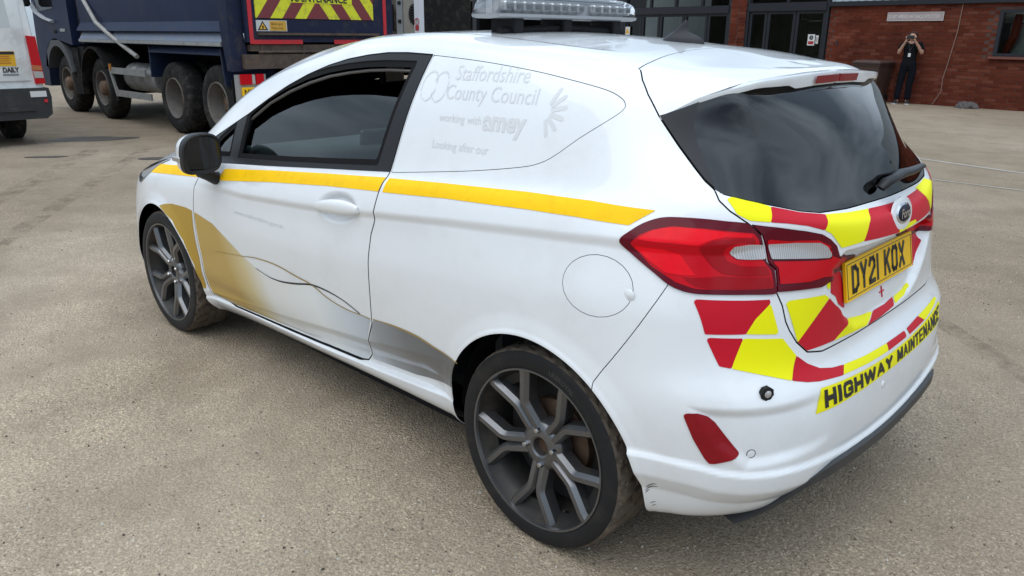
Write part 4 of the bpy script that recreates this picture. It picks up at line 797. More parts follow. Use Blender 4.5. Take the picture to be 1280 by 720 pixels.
# wheels
def tyre_mesh(cx, cy, s, par):
    n = 240; prof = [(.240, .083), (.246, .092), (.253, .0965), (.264, .0985), (.280, .0985), (.293, .0965), (.301, .092), (.3062, .085), (.309, .075), (.3098, .060), (.31, .058), (.31, .025), (.304, .022), (.304, .016), (.31, .013)]
    prof = prof+[(r, -h) for r, h in prof[::-1]]
    m_ = MB(); rings = []
    for k, (r, h) in enumerate(prof):
        ring = []
        for j in range(n):
            a = 2*math.pi*j/n; q = r
            if r > .3055 and r != .304:
                ph = (j+int(abs(h)*420)*(1)) % 8
                if ph < 2 and abs(h) < .1: q = r-.0075
            if abs(r-.304) < 1e-6: q = r-.003
            ring.append(m_.bm.verts.new(Vector((cx+q*math.cos(a), cy+s*h, .31+q*math.sin(a)))))
        rings.append(ring)
    for A, B in zip(rings[:-1], rings[1:]):
        for k in range(n): m_.bm.faces.new((A[k], A[(k+1) % n], B[(k+1) % n], B[k]))
    for f in m_.bm.faces:
        f.material_index = 1 if abs(f.calc_center_median().y-cy) < .0895 else 0
    return m_.obj('tyre', [tyre_m, tread_m], par, smooth=40)
def wheel(cx, s, phase, track):
    cy = s*track; W = MB().lathe([(.248, .083), (.2510, .092), (.2492, .0985), (.2435, .0975), (.2415, .088)], (cx, cy, .31), (0, s, 0), 96).obj('wheel', alloy, CAR, smooth=50)
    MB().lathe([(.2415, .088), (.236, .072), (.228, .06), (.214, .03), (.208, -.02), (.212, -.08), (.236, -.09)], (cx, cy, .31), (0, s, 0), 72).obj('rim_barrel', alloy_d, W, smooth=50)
    tyre_mesh(cx, cy, s, W)
    MB().lathe([(0, -.03), (.205, -.03), (.206, -.06)], (cx, cy, .31), (0, s, 0), 40).obj('backing_plate', mat('wheel_back', (.02, .018, .017), .8) if 'wheel_back' not in MATS else MATS['wheel_back'], W)
    MB().lathe([(.06, .0), (.118, .004), (.128, -.002), (.13, -.03)], (cx, cy, .31), (0, s, 0), 40).obj('brake_drum', rust, W, smooth=40)
    def pt(r, a, h): return (cx+r*math.cos(a), cy+s*h, .31+r*math.sin(a))
    for k in range(5):
        sp = MB()
        for sg in (-1, 1):
            th = math.radians(phase+72*k)
            path = [(.034, sg*27, .058, .038), (.072, sg*12.5, .070, .034), (.128, sg*7.4, .081, .033), (.140, sg*7.6, .083, .033), (.152, sg*8.8, .085, .033), (.222, sg*17.0, .088, .034), (.244, sg*17.8, .088, .038)]
            rings = []
            for i, (r, da, h, wd) in enumerate(path):
                a = th+math.radians(da); i0, i1 = max(0, i-1), min(len(path)-1, i+1)
                A = np.array([path[i0][0]*math.cos(th+math.radians(path[i0][1])), path[i0][0]*math.sin(th+math.radians(path[i0][1]))]); B = np.array([path[i1][0]*math.cos(th+math.radians(path[i1][1])), path[i1][0]*math.sin(th+math.radians(path[i1][1]))])
                t = (B-A)/np.linalg.norm(B-A); nrm = np.array([-t[1], t[0]]); c2 = np.array([r*math.cos(a), r*math.sin(a)])
                rings.append([(cx+c2[0]+nrm[0]*o_*wd, cy+s*(h+dh), .31+c2[1]+nrm[1]*o_*wd) for o_, dh in ((-.5, -.05), (-.5, -.014), (-.22, 0), (.22, 0), (.5, -.014), (.5, -.05))])
            sp.loft(rings)
        sp.obj('spoke', alloy, W, smooth=14)
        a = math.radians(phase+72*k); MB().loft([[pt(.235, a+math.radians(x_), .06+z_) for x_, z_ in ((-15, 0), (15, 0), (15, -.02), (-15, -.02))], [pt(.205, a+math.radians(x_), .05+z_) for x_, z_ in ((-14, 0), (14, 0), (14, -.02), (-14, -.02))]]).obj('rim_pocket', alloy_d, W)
    MB().lathe([(.026, .03), (.028, .066), (.034, .070), (.050, .068), (.070, .062), (.078, .05), (.078, .01)], (cx, cy, .31), (0, s, 0), 48).obj('hub', alloy, W, smooth=40)
    MB().lathe([(0, .045), (.027, .045)], (cx, cy, .31), (0, s, 0), 24).obj('hub_bore', rust, W)
    for k in range(4):
        a = math.radians(phase+18+90*k+ (6 if s > 0 else 0)); p = pt(.054, a, 0)
        MB().lathe([(0, .081), (.007, .080), (.0095, .076), (.0095, .055)], p, (0, s, 0), 6).obj('lug_nut', steel, W, smooth=30)
    p = pt(.205, math.radians(phase+180), .06); MB().tube([p, (p[0], p[1]+s*.02, p[2]+.012)], .004, 6).obj('valve', rubber, W)
    me = text_mesh('UNIROYAL', .020, mat('tyre_lettering', (.028, .028, .03), .6) if 'tyre_lettering' not in MATS else MATS['tyre_lettering'], bold=.0008, align='CENTER')
    for v in me.vertices:
        a = math.radians(112)+s*v.co.x/.272*-1*(-1 if s > 0 else 1)*1; r = .263+v.co.y; v.co = Vector(pt(r, a,   .0992 if r < .284 else .0992))
    ob = bpy.data.objects.new('tyre_lettering', me); COL.objects.link(ob); ob.parent = W
for s in (1, -1): wheel(0, s, 58, .741); wheel(2.493, s, 40, .741)
# wheel housings, underside
for cx, ra in ((0, .375), (2.493, .365)):
    for s in (1, -1):
        m_ = MB(); arc = [(cx+ra*math.cos(a), .31+ra*math.sin(a)) for a in np.linspace(-.02, math.pi+.02, 25)]
        R_ = [[m_.bm.verts.new(Vector((x_, y, z_))) for x_, z_ in arc] for y in (s*.775, s*.42)]
        for k in range(24): m_.bm.faces.new((R_[0][k], R_[0][k+1], R_[1][k+1], R_[1][k]))
        m_.bm.faces.new(R_[1]); m_.obj('wheel_housing', MATS['inner_shell_dark'], CAR, smooth=60)
MB().box((1.3, 0, .195), (3.2, 1.30, .05)).box((1.25, 0, .205), (1.7, 1.42, .05)).obj('underbody', MATS['inner_shell_dark'], CAR)
MB().box((.30, 0, .70), (.03, 1.36, .88)).box((.30, 0, 1.26), (.03, 1.16, .25)).obj('bulkhead', cabin, CAR)
# cabin
MB().box((1.95, 0, .80), (.50, 1.40, .30), bevel=.06, seg=3).obj('dashboard', cabin, CAR, smooth=50)
MB().box((1.80, .02, .955), (.03, .20, .13), rot=Matrix.Rotation(-.15, 3, 'Y'), bevel=.008).obj('centre_screen', mat('screen_grey', (.05, .06, .07), .15), CAR)
MB().box((1.55, -.37, .95), (.02, .02, .02)).tube([(1.60+.06*math.sin(a), -.37+.185*math.cos(a), .93+.17*math.sin(a)) for a in np.linspace(0, 2*math.pi, 28, endpoint=False)], .016, 8, closed=True).tube([(1.6, -.37, .93), (1.85, -.37, .85)], .03, 8).obj('steering_wheel', black, CAR, smooth=50)
for y in (.37, -.37):
    MB().box((.98, y, .50), (.52, .50, .18), bevel=.07, seg=3).obj('seat', seat_m, CAR, smooth=50)
    MB().box((.70, y, .82), (.16, .48, .60), rot=Matrix.Rotation(-.30, 3, 'Y'), bevel=.07, seg=3).box((.575, y, 1.19), (.09, .26, .17), rot=Matrix.Rotation(-.25, 3, 'Y'), bevel=.04, seg=2).obj('seat_back', seat_m, CAR, smooth=50)
MB().box((1.1, 0, .34), (1.7, 1.4, .04)).obj('cabin_floor', cabin, CAR)
rv = MB().box((1.39, .235, 1.300), (.03, .155, .075), rot=rotz(.35), bevel=.012, seg=2).tube([(1.40, .22, 1.315), (1.47, .14, 1.375)], .012, 6).obj('rear_view_mirror', rubber, CAR, smooth=40)
MB().box((1.372, .228, 1.300), (.004, .138, .060), rot=rotz(.35), bevel=.001).obj('mirror_face', mat('mirror_tan', (.36, .33, .29), .3), CAR)
# ---------------------------------------------------------------- yard ground
def ground_mat():
    m = bpy.data.materials.new('dusty_tarmac'); m.use_nodes = True; n = m.node_tree; l = n.links.new; b = n.nodes['Principled BSDF']; N_ = n.nodes.new
    tc = N_('ShaderNodeTexCoord').outputs['Object']
    def noise(s, d=6, r=.6, v=None):
        t = N_('ShaderNodeTexNoise'); t.inputs['Scale'].default_value = s; t.inputs['Detail'].default_value = d; t.inputs['Roughness'].default_value = r; l(v or tc, t.inputs['Vector']); return t.outputs['Fac']
    def ramp(f, stops):
        r = N_('ShaderNodeValToRGB'); e = r.color_ramp.elements
        while len(e) < len(stops): e.new(.5)
        for k, (p, c) in enumerate(stops): e[k].position = p; e[k].color = (*c, 1) if len(c) == 3 else c
        l(f, r.inputs['Fac']); return r.outputs['Color']
    def mix(a, b_, f, mode='MIX'):
        x = N_('ShaderNodeMixRGB'); x.blend_type = mode
        for s, v in ((x.inputs['Color1'], a), (x.inputs['Color2'], b_), (x.inputs['Fac'], f)):
            if hasattr(v, 'is_output'): l(v, s)
            elif isinstance(v, (int, float)): s.default_value = v
            else: s.default_value = (*v, 1)
        return x.outputs['Color']
    big = ramp(noise(.35, 5, .55), [(.30, (.325, .260, .190)), (.50, (.365, .298, .222)), (.70, (.425, .355, .275))])
    mid = ramp(noise(2.2, 7, .65), [(.30, (.78, .77, .75)), (.5, (.97,)*3), (.70, (1.10,)*3)])
    g1 = ramp(noise(105, 5, .8), [(.27, (.36, .34, .31)), (.44, (.94, .94, .94)), (.68, (1.42, 1.43, 1.43))])
    g2 = ramp(noise(420, 3, .8), [(.30, (.55,)*3), (.70, (1.42,)*3)])
    vo = N_('ShaderNodeTexVoronoi'); vo.inputs['Scale'].default_value = 150; l(tc, vo.inputs['Vector'])
    sxx = N_('ShaderNodeSeparateColor'); l(vo.outputs['Color'], sxx.inputs[0]); stones = ramp(sxx.outputs[0], [(.0, (.62, .60, .57)), (.25, (.90, .89, .88)), (.75, (1.05,)*3), (.97, (1.55, 1.53, 1.5))])
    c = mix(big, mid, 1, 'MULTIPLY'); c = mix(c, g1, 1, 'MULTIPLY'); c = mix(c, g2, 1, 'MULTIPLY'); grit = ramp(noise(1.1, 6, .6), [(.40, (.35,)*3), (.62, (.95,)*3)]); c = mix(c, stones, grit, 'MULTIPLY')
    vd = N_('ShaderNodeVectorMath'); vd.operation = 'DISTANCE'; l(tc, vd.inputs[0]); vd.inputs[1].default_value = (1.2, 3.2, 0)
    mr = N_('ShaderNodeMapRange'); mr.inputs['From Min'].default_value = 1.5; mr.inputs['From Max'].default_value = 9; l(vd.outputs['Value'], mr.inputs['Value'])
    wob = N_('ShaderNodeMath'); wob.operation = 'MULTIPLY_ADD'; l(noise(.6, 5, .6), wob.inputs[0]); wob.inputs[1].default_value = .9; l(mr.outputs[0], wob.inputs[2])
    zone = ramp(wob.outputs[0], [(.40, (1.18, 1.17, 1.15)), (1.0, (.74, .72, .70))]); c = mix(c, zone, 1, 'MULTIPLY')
    st = ramp(noise(.75, 7, .62), [(.58, (0, 0, 0)), (.70, (.42,)*3)]); c = mix(c, (.19, .155, .12), st)
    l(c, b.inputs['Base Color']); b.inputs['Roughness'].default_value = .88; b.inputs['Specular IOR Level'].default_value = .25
    vb_ = N_('ShaderNodeTexVoronoi'); vb_.inputs['Scale'].default_value = 120; l(tc, vb_.inputs['Vector']); h = mix(mix(noise(60, 6, .8), noise(7, 5, .6), .35), vb_.outputs['Distance'], .30); bu_ = N_('ShaderNodeBump'); bu_.inputs['Strength'].default_value = .9; bu_.inputs['Distance'].default_value = .020
    l(h, bu_.inputs['Height']); l(bu_.outputs['Normal'], b.inputs['Normal']); return m
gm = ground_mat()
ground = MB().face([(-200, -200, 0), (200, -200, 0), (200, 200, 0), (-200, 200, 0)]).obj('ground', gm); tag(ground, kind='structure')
# faint painted lines and damp patches lying on the yard
line_m = mat('worn_white_line', (.36, .33, .29), .85, var=.18, vscale=9, dirt=((.26, .225, .18), .9, 7))
def patch(pts, z, m, name):
    return tag(MB().face([(x, y, z) for x, y in pts]).obj(name, m), kind='structure')
patch([(2.6, -8.58), (-4.0, -6.80), (-4.0, -6.87), (2.6, -8.65)], .004, line_m, 'painted_line')
patch([(2.2, -6.88), (-4.0, -6.72), (-4.0, -6.76), (2.2, -6.92)], .004, line_m, 'painted_line')
wet = mat('damp_patch', (.075, .062, .05), .55, var=.3, vscale=3)
def blob(cx, cy, a, b, rz, seed):
    rg = np.random.default_rng(seed); ph = rg.uniform(0, 6.28, 6); out = []
    for t in np.linspace(0, 2*math.pi, 40, endpoint=False):
        r = 1+sum(.16/(k+1)*math.sin((k+2)*t+ph[k]) for k in range(6)); x, y = a*r*math.cos(t), b*r*math.sin(t)
        out.append((cx+x*math.cos(rz)-y*math.sin(rz), cy+x*math.sin(rz)+y*math.cos(rz)))
    return out
for k, q in enumerate([(10.7, -1.55, .55, .26, 1.2, 1), (8.05, -1.75, .5, .16, .9, 2), (9.3, -.55, .22, .07, .9, 3)]): patch(blob(*q), .005, wet, 'damp_patch')
# tyre tracks pressed into the dust
trk = mat('tyre_track', (.20, .150, .105), .9, var=.1, vscale=30)
n_ = trk.node_tree; bs = n_.nodes['Principled BSDF']; tn_ = n_.nodes.new('ShaderNodeTexNoise'); tn_.inputs['Scale'].default_value = 5; tn_.inputs['Detail'].default_value = 8; tn_.inputs['Roughness'].default_value = .75; rp = n_.nodes.new('ShaderNodeValToRGB'); rp.color_ramp.elements[0].position = .45; rp.color_ramp.elements[1].position = .75; rp.color_ramp.elements[1].color = (.7, .7, .7, 1)
tq = n_.nodes.new('ShaderNodeTexCoord'); n_.links.new(tq.outputs['Object'], tn_.inputs['Vector']); n_.links.new(tn_.outputs['Fac'], rp.inputs['Fac']); n_.links.new(rp.outputs['Color'], bs.inputs['Alpha'])
for (ax, ay), (bx_, by), wd in (((.9, 3.35), (4.6, 3.0), .05), ((.9, 3.20), (4.6, 2.84), .04), ((.9, 3.02), (4.6, 2.62), .05), ((-.2, -2.2), (-3.5, 1.0), .12), ((-.9, -3.4), (-5, -.2), .10), ((5.2, 1.6), (9.6, -1.2), .20), ((4.6, 1.3), (9.2, -1.7), .16)):
    d_ = Vector((by-ay, ax-bx_)).normalized()*wd/2; patch([(ax-d_.x, ay-d_.y), (bx_-d_.x, by-d_.y), (bx_+d_.x, by+d_.y), (ax+d_.x, ay+d_.y)], .003, trk, 'tyre_track')
# loose grit around the car
gv = []; gf = []
for i in range(14000):
    r = 1.2+6.5*RNG.random()**1.5; a = -.8053+RNG.uniform(-.68, .68); x, y = -1.34+r*math.cos(a), 2.33+r*math.sin(a); s_ = .0018+.0052*RNG.random()**3.5
    if RNG.random() < .004: s_ *= 2.2
    b = len(gv); e_ = RNG.uniform(.6, 1.3, 3)*s_; t = RNG.uniform(0, 6.28)
    for dx, dy, dz in ((1, 0, 0), (-.5, .87, 0), (-.5, -.87, 0), (.2, .1, 1.0), (.1, -.3, .9)):
        gv.append((x+e_[0]*(dx*math.cos(t)-dy*math.sin(t)), y+e_[1]*(dx*math.sin(t)+dy*math.cos(t)), dz*e_[2]))
    gf += [(b, b+1, b+3), (b+1, b+2, b+3), (b+2, b+4, b+3), (b+2, b, b+4), (b, b+3, b+4)]
me = bpy.data.meshes.new('gravel'); me.from_pydata(gv, [], gf)
def island_mat(name, stops, rough=.85, bump=0, bscale=40, mott=0):
    m = mat(name, (.3, .3, .3), rough, spec=.12, bump=bump, bscale=bscale); n = m.node_tree; g_ = n.nodes.new('ShaderNodeNewGeometry'); oi = n.nodes.new('ShaderNodeObjectInfo'); ad = n.nodes.new('ShaderNodeMath'); ad.operation = 'ADD'; fr_ = n.nodes.new('ShaderNodeMath'); fr_.operation = 'FRACT'; r = n.nodes.new('ShaderNodeValToRGB'); e_ = r.color_ramp.elements
    while len(e_) < len(stops): e_.new(.5)
    for k, (p, c_) in enumerate(stops): e_[k].position = p; e_[k].color = (*c_, 1)
    n.links.new(g_.outputs['Random Per Island'], ad.inputs[0]); n.links.new(oi.outputs['Random'], ad.inputs[1]); n.links.new(ad.outputs[0], fr_.inputs[0]); n.links.new(fr_.outputs[0], r.inputs['Fac']); src = r.outputs['Color']
    if mott:
        t = n.nodes.new('ShaderNodeTexNoise'); t.inputs['Scale'].default_value = mott; t.inputs['Detail'].default_value = 6; q = n.nodes.new('ShaderNodeValToRGB'); q.color_ramp.elements[0].position = .35; q.color_ramp.elements[0].color = (.6, .6, .6, 1); q.color_ramp.elements[1].position = .65; q.color_ramp.elements[1].color = (1.1, 1.1, 1.1, 1)
        tc_ = n.nodes.new('ShaderNodeTexCoord'); n.links.new(tc_.outputs['Object'], t.inputs['Vector']); n.links.new(t.outputs['Fac'], q.inputs['Fac']); x = n.nodes.new('ShaderNodeMixRGB'); x.blend_type = 'MULTIPLY'; x.inputs['Fac'].default_value = 1; n.links.new(src, x.inputs['Color1']); n.links.new(q.outputs['Color'], x.inputs['Color2']); src = x.outputs['Color']
    n.links.new(src, n.nodes['Principled BSDF'].inputs['Base Color']); return m
me.materials.append(island_mat('grit', [(0, (.07, .058, .047)), (.25, (.17, .14, .11)), (.65, (.33, .28, .22)), (1, (.58, .54, .48))]))
gr = bpy.data.objects.new('gravel', me); COL.objects.link(gr); tag(gr, kind='stuff')

# ---------------------------------------------------------------- depot building along the back (local X leftwards along the wall, Y out to the yard)
BLD = empty('depot_building', (4.2, -17.45, 0), 'dark red brick depot with dark framed glazed doors and pale cladding above', 'building', rz=math.radians(-7))
mortar = mat('mortar', (.085, .042, .033), .95, var=.25, vscale=4)
brick_m = island_mat('red_brick', [(0, (.115, .025, .013)), (.35, (.136, .030, .016)), (.7, (.155, .036, .019)), (1, (.19, .058, .036))], .9, bump=.3, bscale=90, mott=1.2)
frame_m = mat('blue_black_steel', (.010, .012, .017), .5)
pane_m = glass('shop_glass', (.62, .66, .64), .8, 1.5)
clad = mat('pale_blue_cladding', (.42, .47, .50), .5, var=.08, vscale=2)
dark_in = mat('workshop_dark', (.012, .013, .016), .9); dim_in = mat('workshop_wall_dim', (.40, .40, .37), .9, var=.2, vscale=2)
wall = MB().box((-8.02, -.15, 1.09), (2*8.02-2.04-1.36-.0+8, .3, 2.18)) if False else MB()
WX0, WX1, WIN = -9.0, 2.97, (-2.75, -.89, 1.10, 2.04)          # wall from X0 to X1; window hole
for x0, x1, z0, z1 in ((WX0, WIN[0], 0, 2.18), (WIN[1], WX1, 0, 2.18), (WIN[0], WIN[1], 0, WIN[2]), (WIN[0], WIN[1], WIN[3], 2.18)): wall.box(((x0+x1)/2, -.152, (z0+z1)/2), (x1-x0, .3, z1-z0))
wall = wall.obj('wall', mortar, BLD)
bmx = MB().box((0, 0, 0), (.214, .030, .064), bevel=.004).mesh('brick', brick_m)
spots = []
for r in range(29):
    x = WX0+.11+(.1125 if r % 2 else 0)
    while x < WX1-.11:
        z = .0375+.075*r
        if not (WIN[0]-.105 < x < WIN[1]+.105 and WIN[2]-.03 < z < WIN[3]+.03): spots.append((x, z))
        x += .225
ends = [(e_, .0375+.075*r) for r in range(29) for e_ in ([WX1-.058] if r % 2 else []) + ([WIN[1]+.05] if (r % 2 == 0) and WIN[2]-.03 < .0375+.075*r < WIN[3]+.03 else [])]
spots.sort(key=lambda p: abs(p[0]+.55)+(0 if -1.95 < p[0] < 1.6 else 9)+(.6 if p[1] > 2.0 else 0))
for x, z in spots[:300]:
    o = bpy.data.objects.new('brick', bmx); COL.objects.link(o); o.parent = wall; o.location = (x+RNG.normal(0, .0015), -.010+RNG.normal(0, .0012), z+RNG.normal(0, .001)); o.rotation_euler.y = RNG.normal(0, .004)
rest_ = MB()
for x, z in spots[300:]: rest_.box((x, -.010+RNG.normal(0, .0012), z), (.214, .030, .064))
for x, z in ends: rest_.box((x, -.010, z), (.105, .030, .064))
for px0, px1 in ((5.37, 5.87),):
    pil = MB().box(((px0+px1)/2, -.10, 1.3), (px1-px0-.01, .36, 2.6)).obj('brick_pillar', mortar, BLD)
    pb = MB()
    for r in range(34):
        for k in range(2): pb.box((px0+.1+(.25*k)+(.03 if r % 2 else .0), .078, .0375+.075*r), (.22, .02, .064)) 
    tag(pb.obj('brick', brick_m, pil), kind='stuff')
tag(rest_.obj('brick', brick_m, wall), kind='stuff')
MB().box((-3.0, .02, 2.235), (11.94, .14, .105)).obj('eaves_beam', frame_m, BLD)
cb = MB().box((-3.0, -.12, 3.4), (11.94, .22, 2.22))
for k in range(60): cb.box((-8.9+.2*k, .0, 3.4), (.06, .02, 2.2))
cb.obj('cladding', clad, BLD)
MB().box((3.4, -.14, 4.0), (24.8, .2, 1.4)).obj('upper_wall', clad, BLD) if False else None
MB().box((14.0, -.16, 3.85), (22.0, .26, 2.3)).obj('upper_wall', mat('dark_cladding', (.10, .11, .12), .6), BLD)
wf = MB()
x0, x1, z0, z1 = WIN
for a, b, c_, d in ((x0, x1, z0, z0+.06), (x0, x1, z1-.06, z1), (x0, x0+.075, z0+.06, z1-.06), (x1-.075, x1, z0+.06, z1-.06), (-1.85, -1.80, z0+.06, z1-.06)): wf.box(((a+b)/2, -.03, (c_+d)/2), (b-a, .08, d-c_))
wn = wf.obj('window', frame_m, BLD); MB().box(((x0+x1)/2, -.05, (z0+z1)/2), (x1-x0-.13, .008, z1-z0-.11)).obj('pane', pane_m, wn); MB().box(((x0+x1)/2, .03, z0-.03), (x1-x0+.1, .12, .05)).obj('sill', mat('brick_sill', (.16, .06, .045), .9), wn)
# glazed entrance bays
def bay(x0, x1, doors, ztop, seed):
    fr = MB(); rg = np.random.default_rng(seed)
    for a, b in ((x0, x0+.07), (x1-.07, x1)): fr.box(((a+b)/2, 0, 1.6), (b-a, .12, 3.2))
    fr.box(((x0+x1)/2, 0, ztop+.10), (x1-x0-.14, .16, .20)); fr.box(((x0+x1)/2, 0, 2.62), (x1-x0-.14, .10, .06))
    fr = fr.obj('door_frame', frame_m, BLD)
    for a, b in doors:
        lf = MB(); t = .075
        for c_, d, e_, f in ((a, a+t, .02, ztop), (b-t, b, .02, ztop), (a+t, b-t, ztop-t, ztop), (a+t, b-t, .02, .02+t*1.6)): lf.box(((c_+d)/2, -.01, (e_+f)/2), (d-c_, .07, f-e_))
        lf = lf.obj('glazed_door', frame_m, BLD); MB().box(((a+b)/2, -.015, (ztop+.1)/2), (b-a-2*t+.01, .008, ztop-.2)).obj('pane', pane_m, lf)
    n = max(2, int((x1-x0)/.85))
    for k in range(n):
        a = x0+.07+(x1-x0-.14)*k/n; b = x0+.07+(x1-x0-.14)*(k+1)/n
        q = MB()
        q.box((a+.02, -.01, 2.42), (.04, .07, .32)); q.box((b-.02, -.01, 2.42), (.04, .07, .32))
        q = q.obj('top_light', frame_m, BLD); MB().box(((a+b)/2, -.015, 2.40), (b-a-.08, .008, .36)).obj('pane', pane_m, q)
    return fr
f1 = bay(2.98, 5.36, ((3.06, 3.88), (3.90, 4.72), (4.74, 5.28)), 2.10, 1)
f2 = bay(5.88, 9.86, ((5.96, 6.66), (6.68, 7.50), (7.52, 8.42), (8.44, 9.14), (9.16, 9.78)), 2.07, 2)
br = MB()
for xa, xb in ((6.2, 7.4), (8.2, 7.6), (9.6, 8.9)): br.tube([(xa, -.35, 2.15), (xb, -.35, 3.1)], .04, 6)
br.tube([(7.5, -.6, 1.2), (8.3, -.6, 2.1)], .05, 6).tube([(8.3, -.6, 1.2), (8.32, -.6, 2.1)], .09, 6).obj('cross_brace', frame_m, BLD)
# rooms behind
ro = MB().box((1.0, -6, 1.5), (20, .2, 3.2)).box((9.88, -3.2, 1.5), (.16, 5.8, 3.2)).box((-9.1, -3.2, 1.5), (.2, 5.8, 3.2)).obj('room_wall', dim_in, BLD)
MB().box((5.0, -3.3, 3.05), (28.6, 6.0, .1)).obj('roof', dark_in, BLD)
MB().box((14.5, -7, 1.5), (9.6, .2, 3.2)).box((19.4, -3.6, 1.5), (.2, 6.6, 3.2)).box((24.5, -.2, 1.5), (7.0, .3, 3.2)).obj('workshop_wall', dark_in, BLD)
MB().box((17.75, -.02, 1.6), (.25, .16, 3.2)).box((18.8, -.05, 1.6), (.12, .12, 3.2)).box((13.4, -.02, 1.6), (.2, .14, 3.2)).box((10.0, -.02, 1.6), (.24, .14, 3.2)).obj('steel_column', frame_m, BLD)
tube_m = mat('strip_light', (1, .98, .92), .5, emit=5)
for x, y, l_ in ((4.4, -2.2, 1.3), (4.0, -3.6, 1.3), (7.0, -2.6, 1.3), (-1.6, -1.2, 1.5), (-1.9, -4.0, 1.5)): MB().box((x, y, 2.36), (l_, .07, .05), bevel=.01).obj('strip_light', tube_m, BLD)
sh_ = MB()
for k in range(5): sh_.box((3.4+.5*k, -2.6, 1.95-.05*(k % 2)), (.42, .05, .03))
sh_.box((4.3, -3.0, .9), (.5, .5, 1.1)).box((6.9, -2.5, .8), (.9, .5, 1.0)).box((3.5, -3.4, 1.3), (.7, .3, 1.4)).obj('shop_shelf', mat('shop_grey', (.34, .34, .32), .8), BLD)
MB().box((-1.75, -.42, 1.45), (1.5, .03, .62)).box((-1.6, -.8, 1.85), (2.2, .04, .10)).box((-1.7, -1.5, 2.3), (3.2, .05, 1.0)).obj('bright_backing_board', mat('backing_white', (.82, .84, .84), .7), BLD)  # white boards added behind the pane to make the window look bright
MB().tube([(-.98, -.30, 1.05), (-1.15, -.25, 1.5), (-1.18, -.25, 1.95)], [.06, .09, .08], 8).obj('orange_strap', mat('orange_red', (.50, .075, .03), .6), BLD)
def on_wall(name, pts_c, w_, h_, m, label, cat, d=.02, t=.01):
    o = MB().box((0, 0, 0), (w_, t, h_), bevel=.003).obj(name, m); o.parent = None
    M_ = BLD_M @ Matrix.Translation((pts_c[0], d, pts_c[1])); o.matrix_world = M_; return tag(o, label, cat)
BLD_M = Matrix.Translation((4.2, -17.45, 0)) @ Matrix.Rotation(math.radians(-7), 4, 'Z')
sign_m = mat('faded_sign_grey', (.36, .30, .29), .6, var=.1); sign_w = mat('sign_white', (.62, .58, .57), .6)
sg = on_wall('wall_sign', (.875, 1.925), 1.27, .19, sign_m, 'long faded grey warning sign fixed high on the brick wall', 'sign')
for a, b, c_, d in ((0, .09, 1.27, .008), (0, -.09, 1.27, .008), (-.63, 0, .008, .18), (.63, 0, .008, .18)): MB().box((a, .0075, b), (c_, .004, d)).obj('sign_border', sign_w, sg)
t = text_obj('DO NOT APPROACH ANY VEHICLE UNTIL IT STOPS', .105, sign_w, (.60, .0075, -.036), (-1, 0, 0), (0, 0, 1), sg, bold=.002, sx=.47)
mat('notice_white', (.62, .62, .61), .5)
def notice(name, X, Z, w_, h_, label, shapes):
    o = on_wall(name, (X, Z), w_, h_, MATS['notice_white'], label, 'sign', d=.045, t=.006)
    for nm, mm, pts in shapes: MB().prism(pts, (0, .0032, 0), (-1, 0, 0), (0, 0, 1), .0012).obj(nm, mm, o)
    return o
sred = mat('sign_red', (.35, .02, .025), .5); syel = mat('sign_yellow', (.70, .38, .01), .5); sdk = mat('sign_dark', (.03, .025, .03), .5)
circ = lambda r, cx=0, cz=0, n=20: [(cx+r*math.cos(a), cz+r*math.sin(a)) for a in np.linspace(0, 2*math.pi, n, endpoint=False)]
notice('door_notice', 3.38, 1.39, .20, .27, 'white notice with dark roundel and red block on the glazed door', [('roundel', sdk, circ(.055, 0, .055)), ('roundel_figure', MATS['notice_white'], [(-.02, .03), (.02, .03), (.025, .055), (0, .085), (-.025, .055)]), ('red_block', sred, [(-.075, -.105), (.075, -.105), (.075, -.03), (-.075, -.03)])])
notice('small_notice', 3.22, 1.40, .07, .20, 'narrow pale notice beside the larger notice on the glazed door', [('print_block', sign_m, [(-.02, -.06), (.02, -.06), (.02, .06), (-.02, .06)])])
notice('warning_notice', 9.70, 1.58, .20, .28, 'white notice with yellow warning triangle at the edge of the glazed bay', [('warning_triangle', syel, [(-.08, -.05), (.08, -.05), (0, .11)])])
on_wall('wall_vent', (2.70, 1.33), .05, .11, sdk, 'small black vent on the brick wall near the glazed doors', 'vent')
cb_ = [BLD_M @ Vector(p) for p in ((-.13, .03, 2.3), (-.11, .035, 1.6), (-.02, .035, .9), (0.03, .035, .6), (.02, .03, .30), (.16, .05, .02))]
tag(MB().tube(cb_, .008, 6).obj('hanging_cable', mat('pale_cable', (.30, .20, .16), .7), smooth=60), 'thin pale cable hanging down the brick wall right of the person', 'cable')
# wheelie bin
bin_m = mat('brown_bin_plastic', (.055, .032, .026), .5, var=.2, vscale=5)
BIN = empty('wheelie_bin', BLD_M @ Vector((1.47, .42, 0)), 'brown wheelie bin standing against the brick wall behind the spoiler', 'bin', rz=math.radians(-7))
MB().loft([[(s_*a, t_*b, z) for s_, t_ in ((-1, -1), (1, -1), (1, 1), (-1, 1))] for a, b, z in ((.23, .26, .06), (.25, .28, .12), (.31, .34, .82), (.33, .36, .84), (.33, .36, .88))]).obj('bin_body', bin_m, BIN, bevel=.012)
MB().loft([[(s_*a, t_*b+.01, z) for s_, t_ in ((-1, -1), (1, -1), (1, 1), (-1, 1))] for a, b, z in ((.345, .375, .885), (.345, .375, .915), (.27, .30, .955))]).obj('lid', bin_m, BIN, bevel=.012)
MB().tube([(-.24, -.38, .86), (-.24, -.44, .87), (.24, -.44, .87), (.24, -.38, .86)], .016, 8).obj('handle', bin_m, BIN)
